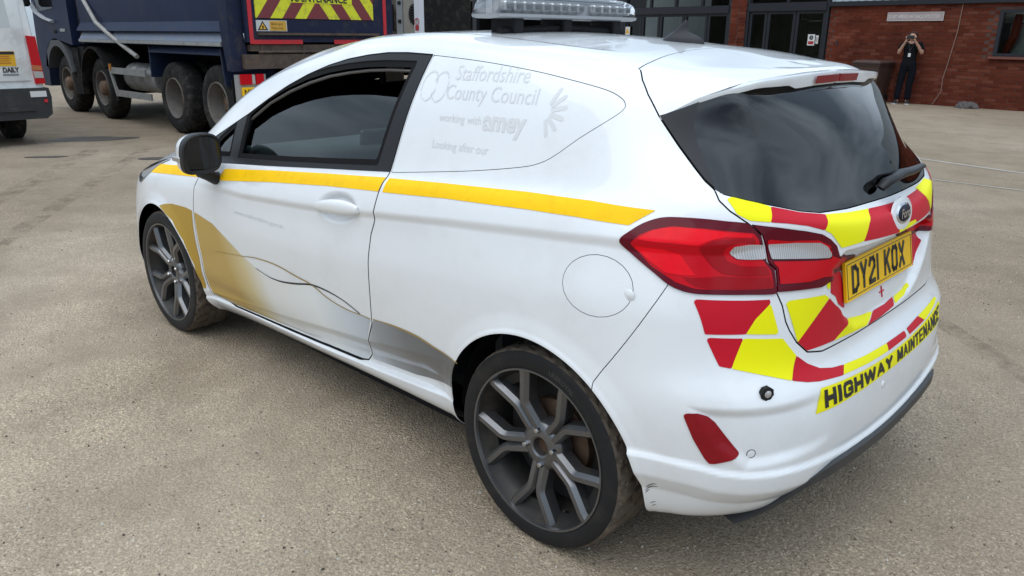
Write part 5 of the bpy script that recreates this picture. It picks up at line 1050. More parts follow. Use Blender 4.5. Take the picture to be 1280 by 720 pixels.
for s_ in (-1, 1): MB().lathe([(0, -.025), (.09, -.025), (.10, -.015), (.10, .015), (.09, .025), (0, .025)], (s_*.24, -.27, .10), (1, 0, 0), 20).obj('wheel', rubber, BIN, smooth=40)
# heap of sacking
hp = MB(); bmesh.ops.create_icosphere(hp.bm, subdivisions=4, radius=1)
for v in hp.bm.verts:
    q = v.co.copy(); k = 1+.18*math.sin(5*q.x+2*q.y)+.12*math.sin(9*q.y+4*q.z)+.08*math.sin(13*q.x-7*q.z); v.co = Vector((q.x*.22*k, q.y*.16*k, max(-.02, q.z*.13*k)+.02))
    v.co.z *= (.55+.45*(1 if q.x < 0 else .55))
hs = hp.obj('sack', mat('grey_sacking', (.085, .075, .07), .9, var=.3, vscale=12), smooth=70); hs.location = BLD_M @ Vector((-.62, .22, 0)); tag(hs, 'crumpled grey sack lying at the foot of the brick wall', 'sack')

# ---------------------------------------------------------------- tipper truck
navy = mat('navy_paint', (.010, .018, .050), .5, spec=.2, dirt=((.045, .045, .05), .45, 2.5), var=.15, vscale=2)
navy_d = mat('grimy_navy', (.012, .017, .042), .6, spec=.2, dirt=((.07, .055, .045), .55, 5))
grime = mat('road_grime_black', (.014, .0135, .0135), .85, spec=.15, dirt=((.07, .058, .046), .7, 6))
alu = mat('dull_aluminium', (.34, .34, .33), .5, metal=.4, dirt=((.14, .12, .10), .8, 9))
rusty = mat('rusty_steel', (.070, .050, .038), .8, var=.4, vscale=9, dirt=((.14, .075, .04), .7, 14))
t_tyre = mat('truck_tyre', (.016, .0155, .0155), .85, spec=.2, dirt=((.085, .072, .06), .8, 9))
t_rim = mat('truck_rim_dusty', (.16, .145, .13), .7, metal=.2, dirt=((.07, .055, .045), .8, 8))
t_hub = mat('rusty_hub', (.16, .10, .065), .7, metal=.3, var=.35, vscale=14)
TR = empty('tipper_truck', (12, -3.9, 0), 'dark navy eight-wheel tipper truck with red and yellow chevron tailgate', 'truck')
def T_(o): o.parent = TR; o.matrix_parent_inverse = TR_INV; return o
TR_INV = Matrix.Translation((-12, 3.9, 0))
def tp(mb, name, m, **k): return T_(mb.obj(name, m, None, **k))
def truck_wheel(x, y, s, front):
    R_ = .52; w_ = .155 if front else .16; prof = [(.29, .10), (.31, w_-.01), (.36, w_+.004), (.44, w_), (.495, w_-.03), (.515, w_-.05), (R_, w_-.07)]
    n = 96; full = prof+[(r, -h) for r, h in prof[::-1]]; m_ = MB(); rings = []
    for r, h in full: rings.append([m_.bm.verts.new(Vector((x+(r-(.014 if r > .51 and (j+int(abs(h)*40)) % 4 == 0 else 0))*math.cos(2*math.pi*j/n), y+s*h, R_+(r-(.014 if r > .51 and (j+int(abs(h)*40)) % 4 == 0 else 0))*math.sin(2*math.pi*j/n)))) for j in range(n)])
    for A, B in zip(rings[:-1], rings[1:]):
        for k in range(n): m_.bm.faces.new((A[k], A[(k+1) % n], B[(k+1) % n], B[k]))
    W = tp(m_, 'wheel', t_tyre, smooth=35)
    q = MB().lathe([(.305, .12), (.295, w_+.0), (.28, w_-.005), (.27, .10), (.25, .02) if front else (.25, -.05), (.12, .03) if front else (.12, -.04), (0, .03) if front else (0, -.04)], (x, y, R_), (0, s, 0), 40).obj('rim', t_rim, None, smooth=35); q.parent = W
    q = MB().lathe([(.13, .0), (.125, .14), (.10, .17), (.05, .18), (0, .18)] if front else [(.12, -.06), (.11, .0), (.07, .02), (0, .02)], (x, y, R_), (0, s, 0), 20).obj('hub', t_hub, None, smooth=40); q.parent = W
    for k in range(10):
        a = 2*math.pi*k/10; q = MB().lathe([(0, .075), (.017, .07), (.017, .02)] if front else [(0, .0), (.017, -.005), (.017, -.05)], (x+.175*math.cos(a), y, R_+.175*math.sin(a)), (0, s, 0), 6).obj('wheel_nut', t_hub, None); q.parent = W
for x, fr in ((15.17, 1), (13.42, 1), (10.52, 0), (9.15, 0)):
    truck_wheel(x, -2.88, 1, fr)
    if fr: truck_wheel(x, -4.92, -1, fr)
    else: truck_wheel(x, -3.24, 1, 0); truck_wheel(x, -4.92, -1, fr)
tp(MB().box((12, -3.55, .80), (7.6, .10, .28)).box((12, -4.25, .80), (7.6, .10, .28)).box((12.2, -3.9, .62), (6.5, .4, .3)).box((10, -3.9, .55), (2.6, 1.5, .14)).box((14.3, -3.9, .5), (2.5, 1.5, .14)).box((9.9, -4.0, 1.1), (2.2, .9, .5)).box((13.9, -4.0, 1.05), (3.2, 1.0, .5)), 'chassis', grime)
# tipping body: sides leaning, floor rail, ribs
prof = [(-2.70, 1.60), (-2.62, 1.47), (-2.68, 1.45), (-5.12, 1.45), (-5.18, 1.47), (-5.10, 1.60), (-5.16, 3.1), (-2.64, 3.1)]
tp(MB().loft([[(x, y, z) for y, z in prof] for x in (8.42, 13.95)]), 'tipper_body', navy)
tp(MB().loft([[(x, y, z) for y, z in ((-2.62, 1.34), (-2.70, 1.47), (-2.9, 1.47), (-2.9, 1.28), (-2.62, 1.28))] for x in (8.66, 13.85)]), 'floor_rail', mat('pale_blue_grime', (.13, .16, .22), .55, dirt=((.20, .19, .18), .7, 5)))
tp(MB().box((11.25, -2.612, 1.31), (5.2, .02, .045)), 'rail_edge', alu)
tp(MB().loft([[(8.62, -2.60, 1.46), (8.40, -2.60, 1.46), (8.40, -2.80, 1.46), (8.62, -2.80, 1.46)], [(8.66, -2.60, 3.1), (8.36, -2.60, 3.1), (8.36, -2.80, 3.1), (8.66, -2.80, 3.1)]]), 'corner_post', navy_d)
tp(MB().loft([[(8.56, -2.62, .98), (8.40, -2.62, .98), (8.40, -2.86, .98), (8.56, -2.86, .98)], [(8.62, -2.60, 1.46), (8.40, -2.60, 1.46), (8.40, -2.80, 1.46), (8.62, -2.80, 1.46)]]), 'corner_post', navy_d)
tp(MB().loft([[(8.56, -4.98, .98), (8.40, -4.98, .98), (8.40, -5.2, .98), (8.56, -5.2, .98)], [(8.62, -5.0, 3.1), (8.40, -5.0, 3.1), (8.40, -5.2, 3.1), (8.62, -5.2, 3.1)]]), 'corner_post', navy_d)
# rear mudguards over the paired wheels
mg = MB()
mg.loft([[(x, y, z) for y, z in ((-2.66, 1.17), (-2.72, 1.255), (-3.4, 1.255), (-3.4, 1.235), (-2.73, 1.235), (-2.68, 1.16))] for x in (8.80, 11.12)])
mg.loft([[(11.10, y, 1.25), (11.14, y, 1.25), (11.17, y, .80), (11.13, y, .80)] for y in (-2.68, -3.4)])
mg.loft([[(8.78, y, 1.25), (8.82, y, 1.25), (8.75, y, .77), (8.71, y, .77)] for y in (-2.66, -3.4)])
tp(mg, 'mudguard', navy)
tp(MB().box((8.62, -3.0, .62), (.02, .62, .50)), 'mud_flap', rubber)
tp(MB().tube([(14.05, -2.66, 2.5), (13.55, -2.66, 2.0), (13.03, -2.64, 1.60), (12.3, -2.62, 1.355), (11.55, -2.66, 1.09)], .035, 8), 'sheet_arm', mat('pale_grey_pole', (.36, .35, .33), .6, dirt=((.16, .14, .12), .7, 9)), smooth=60)
# tailgate
tg = tp(MB().box((8.345, -3.92, 2.22), (.07, 2.24, 1.76)), 'tailgate', navy_d)
def tgp(mb, name, m): o = mb.obj(name, m, None); o.parent = tg; return o
rt_ = mat('red_marker_tape', (.50, .012, .022), .5, dirt=((.16, .03, .03), .6, 14)); ry_ = mat('truck_chevron_yellow', (.66, .66, .015), .5, dirt=((.20, .19, .06), .7, 10)); rr_ = mat('truck_chevron_maroon', (.17, .022, .028), .5, dirt=((.10, .05, .04), .6, 10))
tgp(MB().box((8.306, -2.865, 2.18), (.006, .055, 1.72)), 'marker_tape', rt_); tgp(MB().box((8.306, -4.985, 2.18), (.006, .055, 1.72)), 'marker_tape', rt_)
tgp(MB().box((8.305, -3.24, 1.345), (.008, .72, .055)), 'marker_tape', rt_); tgp(MB().box((8.305, -4.50, 1.345), (.008, .80, .055)), 'marker_tape', rt_)
y0, y1, zb, zt = -2.94, -4.78, 1.64, 2.60; yc = (y0+y1)/2
tgp(MB().box((8.3045, yc, (zb+zt)/2), (.009, y0-y1, zt-zb)), 'chevron_board', ry_)
for k in range(-1, 7):
    for s_ in (1, -1):     # stripes rising to the middle from both sides
        a = .02+.36*k; pts = []
        for q in ((a, 0), (a+.185, 0), (a+.185-.80, .96), (a-.80, .96)): pts.append((-q[0], q[1]))
        # clip to the half board
        hw = (y0-y1)/2; poly = [(p[0], p[1]) for p in ((a, 0), (a+.185, 0), (a+.185+.72, .96), (a+.72, .96))] if False else [(a, 0), (a+.185, 0), (a+.185+.72, .96), (a+.72, .96)]
        def clipx(pp, lim, sg):
            out = []
            for u_, v_ in zip(pp, pp[1:]+pp[:1]):
                iu, iv = sg*(u_[0]-lim) <= 0, sg*(v_[0]-lim) <= 0
                if iu: out.append(u_)
                if iu != iv: t_ = (lim-u_[0])/(v_[0]-u_[0]); out.append((lim, u_[1]+t_*(v_[1]-u_[1])))
            return out
        poly = clipx(poly, hw, 1); poly = clipx(poly, 0, -1) if len(poly) > 2 else []
        if len(poly) > 2:
            m_ = MB(); m_.face([(8.2985, (y0-p[0]) if s_ == 1 else (y1+p[0]), zb+p[1]) for p in poly]); tgp(m_, 'chevron_stripe', rr_)
tgp(MB().box((8.297, -3.92, 1.92), (.004, 1.0, .16)), 'lettering_band', ry_)
q = text_obj('HIGHWAY', .14, ink, (8.2935, -3.52, 2.02), (0, -1, 0), (0, 0, 1), None, bold=.004); q.parent = tg
q = text_obj('MAINTENANCE', .125, ink, (8.2935, -3.46, 1.855), (0, -1, 0), (0, 0, 1), None, bold=.004); q.parent = tg
st_ = tgp(MB().box((8.304, -3.16, 1.545), (.006, .44, .135)), 'sticker', mat('sticker_white', (.5, .5, .49), .5)); 
tgp(MB().box((8.2995, -3.25, 1.545), (.004, .235, .12)), 'sticker_panel', mat('sticker_amber', (.55, .30, .03), .5))
m_ = MB(); m_.face([(8.2995, -2.955, 1.49), (8.2995, -3.105, 1.49), (8.2995, -3.03, 1.605)]); tgp(m_, 'warning_triangle', ink); m_ = MB(); m_.face([(8.2985, -2.985, 1.503), (8.2985, -3.075, 1.503), (8.2985, -3.03, 1.577)]); tgp(m_, 'warning_triangle', syel); tgp(MB().box((8.298, -3.03, 1.527), (.001, .02, .04)), 'warning_symbol', ink)
for tt_, zz in (('Blind spot', 1.555), ('Take care', 1.505)): q = text_obj(tt_, .042, ink, (8.2965, -3.15, zz), (0, -1, 0), (0, 0, 1), None); q.parent = tg
tgp(MB().box((8.29, -3.90, 1.445), (.05, 1.9, .03)), 'ridge', rusty)
tp(MB().box((8.40, -3.9, 1.27), (.14, 2.1, .08)).box((8.37, -3.9, 1.10), (.12, 2.3, .18)).tube([(8.31, -2.95, 1.22), (8.31, -4.9, 1.22)], .02, 6).box((8.34, -3.0, 1.2), (.05, .03, .2)).box((8.34, -3.62, 1.2), (.05, .03, .2)), 'tail_crossmember', rusty)
lp = tp(MB().box((8.40, -2.84, .74), (.05, .42, .40)), 'lamp_bracket', alu)
for nm, y, w_, z, h_, m in (('lamp_lens', -2.76, .16, .88, .13, lens_mid), ('lamp_lens', -2.86, .05, .88, .12, lens_clear), ('lamp_lens', -2.95, .12, .88, .13, lens_mid), ('number_plate', -2.87, .36, .72, .12, plate_y)):
    o = MB().box((8.36, y, z), (.04, w_-.006, h_), bevel=.004).obj(nm, m, None); o.parent = lp
q = text_obj('NK67', .105, ink, (8.338, -2.71, .683), (0, -1, 0), (0, 0, 1), None, sx=.85, bold=.002); q.parent = lp
# tanks and side guard between the axles
tk = MB()
for k in range(3): tk.lathe([(0, -.19), (.20, -.19), (.225, -.16), (.225, .16), (.20, .19), (0, .19)], (11.50+.40*k, -2.98, .75), (1, 0, 0), 24)
for k in range(3): pass
tank0 = None
for k in range(3):
    o = tp(MB().lathe([(0, -.19), (.20, -.19), (.225, -.16), (.225, .16), (.20, .19), (0, .19)], (11.50+.40*k, -2.98, .75), (1, 0, 0), 24), 'air_tank', alu, smooth=40)
tk.bm.free()
for a, b in (((12.80, -2.68, .84), (11.36, -2.68, .85)), ((12.57, -2.68, .475), (11.24, -2.68, .50))):
    tp(MB().box(((a[0]+b[0])/2, -2.68, (a[2]+b[2])/2), (a[0]-b[0], .03, .10)), 'side_guard_rail', alu)
tp(MB().loft([[(12.80+d_, y, .88), (12.86+d_, y, .88), (12.66+d_, y, .43), (12.60+d_, y, .43)] for d_, y in ((0, -2.67), (0, -2.71))]), 'side_guard_post', alu)
# arched guards over the steering wheels
def guard(x, m, r0, a0, a1, y0=-2.62, y1=-3.25, t=.04):
    A = np.linspace(math.radians(a0), math.radians(a1), 16)
    return tp(MB().loft([[(x+(r0+dr)*math.cos(a), y, .56+(r0+dr)*math.sin(a)) for dr, y in ((0, y0), (t, y0), (t, y1), (0, y1))] for a in A]), 'mudguard', m, smooth=40)
gg = mat('grey_mudguard', (.06, .063, .07), .6, dirt=((.09, .08, .07), .5, 6))
guard(13.42, grime, .62, 5, 150); guard(15.17, gg, .64, 20, 165, t=.13)
tp(MB().box((14.35, -2.72, .78), (.30, .10, .80)), 'side_skirt', grime); tp(MB().box((12.72, -2.75, .60), (.10, .10, .50)), 'side_skirt', grime)
tp(MB().box((12.74, -2.66, .90), (.04, .03, .10)), 'side_marker', mat('amber_marker', (.55, .20, .02), .4))
# cab
cabp = [(14.25, 1.22), (14.25, 3.3), (15.7, 3.35), (16.15, 2.2), (16.25, 1.2), (16.2, .45), (15.82, .45), (15.72, 1.1), (15.4, 1.30), (14.9, 1.30)]
cab_o = tp(MB().prism(cabp, (0, -2.62, 0), (1, 0, 0), (0, 0, 1), 2.5), 'cab', navy, bevel=.04)
tp(MB().prism([(15.0, 1.85), (15.85, 1.80), (15.98, 2.2), (15.7, 2.9), (15.0, 2.95)], (0, -2.612, 0), (1, 0, 0), (0, 0, 1), .012), 'cab_window', gloss)
tp(MB().tube([(15.02, -2.60, 1.62), (15.45, -2.60, 1.68), (15.85, -2.60, 1.78), (16.1, -2.60, 1.95)], .06, 8, flat=.4), 'door_trim', mat('pale_trim', (.30, .31, .33), .5), smooth=60)
tp(MB().box((14.62, -2.612, 1.475), (.26, .012, .05)), 'door_badge', alu); tp(MB().box((15.05, -2.612, 1.45), (.12, .02, .06), bevel=.01), 'door_handle', rubber)
tp(MB().box((15.95, -2.42, 2.1), (.10, .24, .42), bevel=.04).tube([(15.9, -2.62, 2.3), (15.95, -2.45, 2.28)], .015, 6), 'cab_mirror', rubber)
tp(MB().box((14.1, -3.8, 1.9), (.18, 2.1, 1.3)).box((14.12, -2.9, 1.0), (.3, .4, .4)), 'cab_rear_equipment', grime)

# ---------------------------------------------------------------- white van on the left (seen from behind)
vw = mat('van_white', (.80, .81, .80), .35, coat=.5, dirt=((.33, .30, .27), .5, 3)); vb = mat('van_black_plastic', (.022, .022, .024), .6, dirt=((.07, .06, .05), .5, 6))
VAN = empty('delivery_van', (11.5, .0, 0), 'white delivery van seen from behind with tall red tail light', 'van'); V_INV = Matrix.Translation((-11.5, 0, 0))
def vp(mb, name, m, par=None, **k):
    o = mb.obj(name, m, None, **k); o.parent = par or VAN
    if par is None: o.matrix_parent_inverse = V_INV
    return o
def vring(x, dx=0): return [(x, s_*y, z) for s_, seq in ((1, 1), (-1, -1)) for y, z in ([(1.02, .50), (1.03, .85), (1.0, 1.40), (.95, 2.1), (.86, 2.55), (.70, 2.68)] if s_ == 1 else [(.70, 2.68), (.86, 2.55), (.95, 2.1), (1.0, 1.40), (1.03, .85), (1.02, .50)])]
vp(MB().loft([[(x, y*k, .5+(z-.5)*(k if k < 1 else 1)) for x, y, z in vring(xx)] for xx, k in ((10.60, .985), (10.64, 1), (14.6, 1))]), 'van_body', vw, smooth=35)
vp(MB().loft([[(14.6, y, z) for x, y, z in vring(0)], [(15.7, y*.9, .5+(z-.5)*.55) for x, y, z in vring(0)], [(16.4, y*.85, .5+(z-.5)*.30) for x, y, z in vring(0)]]), 'bonnet', vw, smooth=35)
for y0_, y1_ in ((-.885, -.02), (.02, .885)):
    dr = vp(MB().box((10.592, (y0_+y1_)/2, 1.66), (.03, y1_-y0_, 1.66), bevel=.01, seg=2), 'rear_door', vw, smooth=40)
    vp(MB().prism([(-.30, .20), (.30, .20), (.26, .72), (-.26, .72)], (10.574, (y0_+y1_)/2, 1.30), (0, -1, 0), (0, 0, 1), -.006) if True else None, 'door_pressing', mat('van_pressing', (.54, .56, .56), .35, coat=.5) if 'van_pressing' not in MATS else MATS['van_pressing'], dr)
stk = vp(MB().box((10.572, -.62, 1.115), (.006, .24, .185)), 'sticker', syel); vp(MB().box((10.567, -.62, 1.185), (.004, .232, .035)), 'sticker_heading', ink)
for k in range(4): vp(MB().box((10.567, -.60-.01*(k % 2), 1.145-.028*k), (.004, .15, .006)), 'sticker_line', sred)
q = text_obj('DAILY', .085, sdk, (10.57, -.575, .945), (0, -1, 0), (0, 0, 1), None, bold=.004, sx=.78); q.parent = VAN; q.matrix_parent_inverse = V_INV
vp(MB().box((10.572, -.66, .915), (.006, .18, .022)), 'badge_bar', mat('badge_grey', (.20, .21, .21), .5))
tl = vp(MB().loft([[(10.57, y, z) for y, z in ((-.905, 1.40), (-1.015, 1.39), (-1.045, .79), (-.925, .79))], [(10.68, y*1.01, z) for y, z in ((-.905, 1.40), (-1.015, 1.39), (-1.045, .79), (-.925, .79))]]), 'tail_light', mat('van_lamp_red', (.50, .006, .012), .25, spec=.25), bevel=.01)
vp(MB().loft([[(10.563, y, z) for y, z in ((-.92, .955), (-1.03, .945), (-1.035, .865), (-.927, .865))], [(10.58, y, z) for y, z in ((-.92, .955), (-1.03, .945), (-1.035, .865), (-.927, .865))]]), 'reverse_lens', lens_clear)
vp(MB().loft([[(10.563, y, z) for y, z in ((-.917, 1.03), (-1.025, 1.02), (-1.03, .96), (-.92, .965))], [(10.58, y, z) for y, z in ((-.917, 1.03), (-1.025, 1.02), (-1.03, .96), (-.92, .965))]]), 'indicator_lens', mat('orange_lens', (.45, .13, .04), .2, coat=.7))
bp2 = vp(MB().loft([[(x, y, z) for y, z in ((1.05, .74), (-1.05, .74), (-1.07, .62), (-1.05, .40), (-.98, .345), (.98, .345), (1.05, .40), (1.07, .62))] for x in (10.50, 10.80)]), 'bumper', vb, bevel=.02)
vp(MB().box((10.492, -.915, .665), (.012, .19, .075)), 'bumper_patch', MATS['notice_white']); vp(MB().box((10.49, -.99, .575), (.02, .04, .04)), 'bumper_reflector', rt_)
vp(MB().box((10.485, 0, .48), (.03, 1.7, .05)), 'bumper_groove', vb); vp(MB().box((10.62, -.2, .80), (.03, 1.5, .12)), 'lower_panel', vb)
for s_ in (-1, 1):
    o = vp(MB().lathe([(.19, .10), (.22, .115), (.31, .115), (.345, .09), (.35, .05), (.35, -.05), (.345, -.09), (.31, -.115), (.2, -.115)], (11.55, s_*.80, .35), (0, s_, 0), 48), 'wheel', t_tyre, smooth=40)
    o = vp(MB().lathe([(.19, .10), (.22, .115), (.31, .115), (.345, .09), (.35, .05), (.35, -.05), (.345, -.09), (.31, -.115), (.2, -.115)], (15.3, s_*.88, .35), (0, s_, 0), 48), 'wheel', t_tyre, smooth=40)
vp(MB().box((13, 0, .45), (4.6, 1.5, .15)), 'underbody', grime)

# ---------------------------------------------------------------- lorry parked beyond the tipper, and a white post
LOR = empty('box_lorry', (13, -10, 0), 'beige and brown lorry with black oval louvre behind the tipper truck', 'lorry'); LI = Matrix.Translation((-13, 10, 0))
def lo(mb, name, m, **k): o = mb.obj(name, m, None, **k); o.parent = LOR; o.matrix_parent_inverse = LI; return o
lo(MB().box((12.52, -8.96, 1.85), (.56, .12, 2.5)), 'cab_panel', mat('beige_paint', (.24, .225, .195), .55, var=.08, vscale=3))
lo(MB().box((12.91, -8.94, 1.85), (.21, .12, 2.5)), 'hinge_panel', mat('mid_grey_paint', (.21, .22, .23), .5))
for z in (1.72, 2.10, 2.6): lo(MB().box((12.90, -8.87, z), (.10, .03, .07), bevel=.008), 'hinge', rubber)
cu = MB()
for k in range(14): cu.box((15.4, -9.0-.03*(k % 2), .95+.17*k), (4.7, .03, .168))
lo(cu, 'curtain_side', mat('brown_curtain', (.085, .068, .055), .8, var=.2, vscale=3), bevel=0)
lo(MB().box((15.4, -10.1, 1.9), (4.7, 2.1, 2.3)), 'load_box', grime)
lo(MB().box((13.20, -8.86, 1.80), (.17, .10, .56), bevel=.03, seg=2), 'mirror', rubber, smooth=40)
lo(MB().lathe([(0, .02), (.15, .03), (.19, .0), (.20, -.05)], (0, 0, 0), (0, 1, 0), 28), 'louvre', rubber, smooth=40)
lv = bpy.data.objects[[o.name for o in LOR.children if o.name.startswith('louvre')][0]]; lv.matrix_parent_inverse = Matrix.Identity(4); lv.location = (-.57, 1.10, 1.86); lv.scale = (.95, 1, 1.15)
for k in range(7): lo(MB().box((12.43, -8.85, 1.69+.055*k), (.26*math.cos((k-3)*.33), .02, .018)), 'louvre_slat', MATS['grey_plastic'])
for x in (12.7, 14.4, 16.6):
    for y in (-9.2, -10.9): lo(MB().lathe([(.25, .12), (.30, .14), (.45, .13), (.5, .08), (.5, -.08), (.45, -.13)], (x, y, .5), (0, 1, 0), 32), 'wheel', t_tyre, smooth=40)
PO = tag(MB().box((12.02, -8.7, 1.5), (.19, .12, 3.0), bevel=.01).obj('door_post', mat('post_white', (.60, .62, .66), .5)), 'white square post with small prohibition and red stickers beside the dark doorway', 'post')
o = MB().lathe([(.055, .0), (.055, .004), (.075, .004), (.075, 0)], (12.02, -8.638, 1.70), (0, 1, 0), 24).obj('prohibition_ring', sred); o.parent = PO
o = MB().box((12.02, -8.637, 1.70), (.02, .003, .09)).obj('prohibition_figure', ink); o.parent = PO
o = MB().box((12.02, -8.637, 1.575), (.12, .004, .10)).obj('red_sticker', sred); o.parent = PO
# ---------------------------------------------------------------- the person by the wall
def skin(name, nodes, edges, m, root=0, levels=2, parent=None):
    """nodes (x, y, z, rx, ry); grown into one smooth surface"""
    me = bpy.data.meshes.new(name); me.from_pydata([n[:3] for n in nodes], edges, []); o = bpy.data.objects.new(name, me); COL.objects.link(o)
    md = o.modifiers.new('skin', 'SKIN'); md.use_smooth_shade = True; o.modifiers.new('sub', 'SUBSURF').levels = levels
    sv = me.skin_vertices[0].data
    for k, n in enumerate(nodes): sv[k].radius = (n[3], n[4] if len(n) > 4 else n[3]); sv[k].use_root = (k == root)
    dg = bpy.context.evaluated_depsgraph_get(); m2 = bpy.data.meshes.new_from_object(o.evaluated_get(dg)); m2.name = name; m2.materials.clear(); m2.materials.append(m)
    for p in m2.polygons: p.use_smooth = True; p.material_index = 0
    bpy.data.objects.remove(o); o = bpy.data.objects.new(name, m2); COL.objects.link(o)
    if parent is not None: o.parent = parent
    return o
skin_m = mat('skin', (.42, .24, .17), .55); hair_m = mat('auburn_hair', (.055, .018, .011), .5, bump=.2, bscale=60); shirt = mat('black_shirt', (.008, .008, .010), .9, spec=.1, bump=.1, bscale=60); trous = mat('navy_trousers', (.006, .007, .011), .95, spec=.1, bump=.1, bscale=60); shoe_m = mat('shoe_black', (.014, .014, .015), .6); sole = mat('shoe_sole', (.5, .49, .47), .6)
pw = BLD_M @ Vector((.72, .30, 0))
PE = empty('person', pw, 'person in black polo shirt and dark trousers raising both hands to the face', 'person', rz=math.radians(12))
# local: +y faces the yard, +x the viewer's left
H = 1.60
hands = {}
body_n = [(0, .0, .90, .135, .10), (0, -.01, 1.05, .125, .095), (0, -.015, 1.20, .14, .10), (0, -.01, 1.31, .12, .08), (0, .0, 1.385, .048, .048), (0, .015, 1.435, .062, .072), (0, .02, 1.51, .074, .088), (0, .012, 1.56, .060, .070)]
body_e = [(0, 1), (1, 2), (2, 3), (3, 4), (4, 5), (5, 6), (6, 7)]
def chain(start, pts):
    k = start
    for p in pts: body_n.append(p); body_e.append((k, len(body_n)-1)); k = len(body_n)-1
    return k
for s_, el, wr in ((1, (.235, .06, 1.12), (.105, .19, 1.385)), (-1, (-.245, .04, 1.12), (-.075, .17, 1.40))):
    chain(3, [(s_*.165, -.01, 1.325, .058), (s_*.21, .0, 1.25, .050), (el[0]-s_*.01, el[1]-.01, el[2]+.03, .040), (el[0], el[1]+.02, el[2], .038), ((el[0]*.55+wr[0]*.45), (el[1]+wr[1])/2, (el[2]+wr[2])/2, .036), (wr[0], wr[1], wr[2], .025), (wr[0]*.92, wr[1]+.01, wr[2]+.045, .030, .018)])
    hands[s_] = wr
for s_, fx, fy in ((1, .13, .05), (-1, -.085, .02)):
    chain(0, [(s_*.088, .0, .84, .088), (s_*.098, .01, .66, .074), (fx*.9, .02, .45, .056), (fx, fy-.01, .28, .050), (fx, fy-.02, .10, .040), (fx, fy+.0, .055, .042), (fx+s_*.02, fy+.10, .035, .036, .028)])
bd = skin('body', body_n, body_e, skin_m, parent=PE)
for s_, wr in hands.items():
    for k in range(4):
        bx_ = wr[0]*.92+(k-1.5)*.013; L_ = (.055, .064, .060, .048)[k]; z0 = wr[2]+.075
        q = skin('finger', [(bx_, wr[1]+.008, z0-.02, .0085), (bx_-s_*.004, wr[1]+.004, z0+L_*.45, .0080), (bx_-s_*.014, wr[1]-.022, z0+L_*.75, .0075), (bx_-s_*.018, wr[1]-.045, z0+L_*.7, .0065)], [(0, 1), (1, 2), (2, 3)], skin_m, levels=1, parent=PE)
    skin('thumb', [(wr[0]*.92-s_*.018, wr[1]+.012, wr[2]+.03, .010), (wr[0]*.92-s_*.040, wr[1]+.0, wr[2]+.055, .009), (wr[0]*.92-s_*.046, wr[1]-.02, wr[2]+.08, .008)], [(0, 1), (1, 2)], skin_m, levels=1, parent=PE)
# face: nose, eyes, mouth
skin('nose', [(0, .085, 1.505, .008), (0, .104, 1.485, .011), (0, .092, 1.476, .009)], [(0, 1), (1, 2)], skin_m, levels=1, parent=PE)
for s_ in (-1, 1): MB().lathe([(0, .010), (.008, .007), (.011, 0)], (s_*.030, .090, 1.512), (0, 1, 0), 10).obj('eye', sdk, PE); skin('ear', [(s_*.072, .0, 1.515, .012, .008), (s_*.075, -.005, 1.485, .010, .007)], [(0, 1)], skin_m, levels=1, parent=PE)
MB().box((0, .094, 1.448), (.042, .012, .008), bevel=.003).obj('mouth', mat('lips', (.28, .09, .08), .5), PE)
hr = skin('hair', [(0, -.012, 1.59, .084, .088), (0, -.035, 1.52, .088, .070), (0, -.05, 1.44, .085, .055), (0, -.05, 1.36, .070, .040), (.074, .015, 1.53, .034, .042), (.085, .005, 1.44, .034, .040), (.085, .0, 1.34, .028, .03), (-.074, .015, 1.53, .034, .042), (-.085, .005, 1.44, .034, .040), (-.085, .0, 1.34, .028, .03), (0, .055, 1.583, .055, .022)], [(0, 1), (1, 2), (2, 3), (0, 4), (4, 5), (5, 6), (0, 7), (7, 8), (8, 9), (0, 10)], hair_m, parent=PE)
sn = [(0, .0, .78, .160, .122), (0, .0, .88, .165, .125), (0, -.01, 1.05, .145, .112), (0, -.015, 1.20, .158, .116), (0, -.01, 1.315, .135, .095), (0, .0, 1.365, .066, .062)]; se = [(0, 1), (1, 2), (2, 3), (3, 4), (4, 5)]
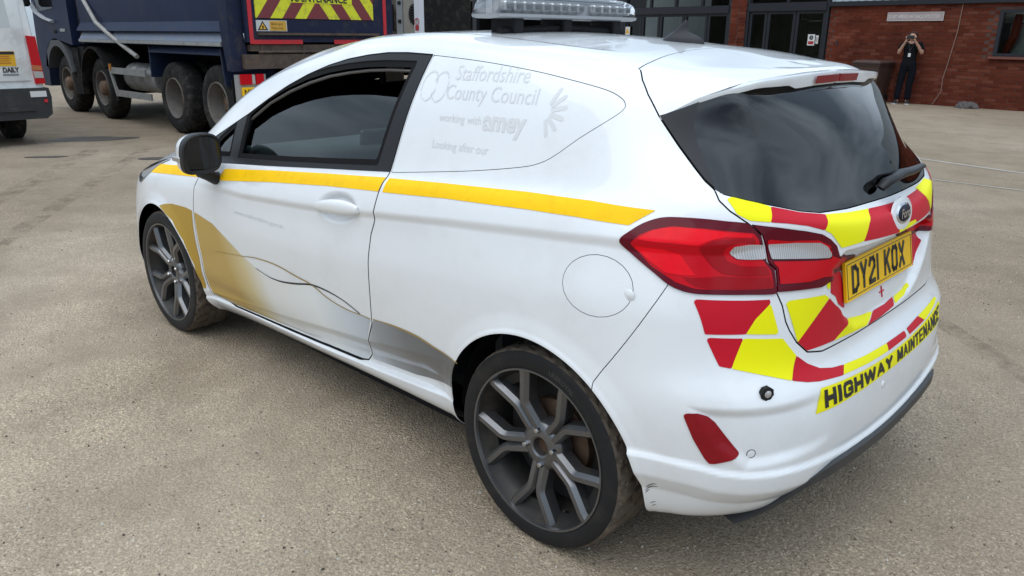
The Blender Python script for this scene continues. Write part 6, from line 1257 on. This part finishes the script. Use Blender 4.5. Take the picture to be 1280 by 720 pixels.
for s_ in (1, -1):
    k = 4
    for p in ((s_*.17, -.01, 1.325, .072), (s_*.215, .0, 1.245, .066), (s_*.245, .01, 1.19, .062)): sn.append(p); se.append((k, len(sn)-1)); k = len(sn)-1
skin('shirt', sn, se, shirt, parent=PE)
tn = [(0, .0, .90, .158, .118), (0, .0, 1.02, .150, .112)]; te = [(0, 1)]
for s_, fx, fy in ((1, .13, .05), (-1, -.085, .02)):
    k = 0
    for p in ((s_*.09, .0, .82, .102), (s_*.10, .01, .64, .092), (fx*.92, .02, .44, .078), (fx, fy-.01, .25, .074), (fx, fy-.01, .09, .074)): tn.append(p); te.append((k, len(tn)-1)); k = len(tn)-1
skin('trousers', tn, te, trous, parent=PE)
for s_, fx, fy in ((1, .13, .05), (-1, -.085, .02)):
    MB().loft([[(fx+a*w_+s_*.15*q_, fy-.08+.27*q_, .022) if 0 else (fx+a*w_+s_*.03*q_, fy-.08+.27*q_, z) for a, z in ((-1, .022), (1, .022), (.9, h_*.6), (.4, h_), (-.4, h_), (-.9, h_*.6))] for q_, w_, h_ in ((0, .030, .085), (.15, .04, .10), (.5, .043, .095), (.8, .046, .065), (.97, .034, .05), (1.0, .02, .04))]).obj('shoe', shoe_m, PE, smooth=50)
    MB().loft([[(fx+a*w_+s_*.03*q_, fy-.082+.277*q_, z) for a, z in ((-1, .0), (1, .0), (1, .024), (-1, .024))] for q_, w_ in ((0, .032), (.15, .043), (.5, .046), (.8, .049), (.97, .037), (1.0, .022))]).obj('sole', sole, PE)
PH = tag(MB().box((0, 0, 0), (.075, .010, .15), bevel=.006, seg=2).obj('phone', gloss), 'dark phone held up in front of the person\'s face', 'phone'); PH.matrix_world = Matrix.Translation(pw) @ Matrix.Rotation(math.radians(12), 4, 'Z') @ Matrix.Translation((.02, .215, 1.475)) @ Matrix.Rotation(math.radians(90), 4, 'Y')
LY = MB().tube([(-.05, .085, 1.33), (-.01, .125, 1.20), (0, .13, 1.13)], .004, 5).tube([(.05, .085, 1.33), (.01, .125, 1.20), (0, .13, 1.13)], .004, 5).obj('lanyard', sdk, PE); MB().box((0, .133, 1.09), (.055, .006, .08), bevel=.004).obj('badge_card', MATS['notice_white'], PE)
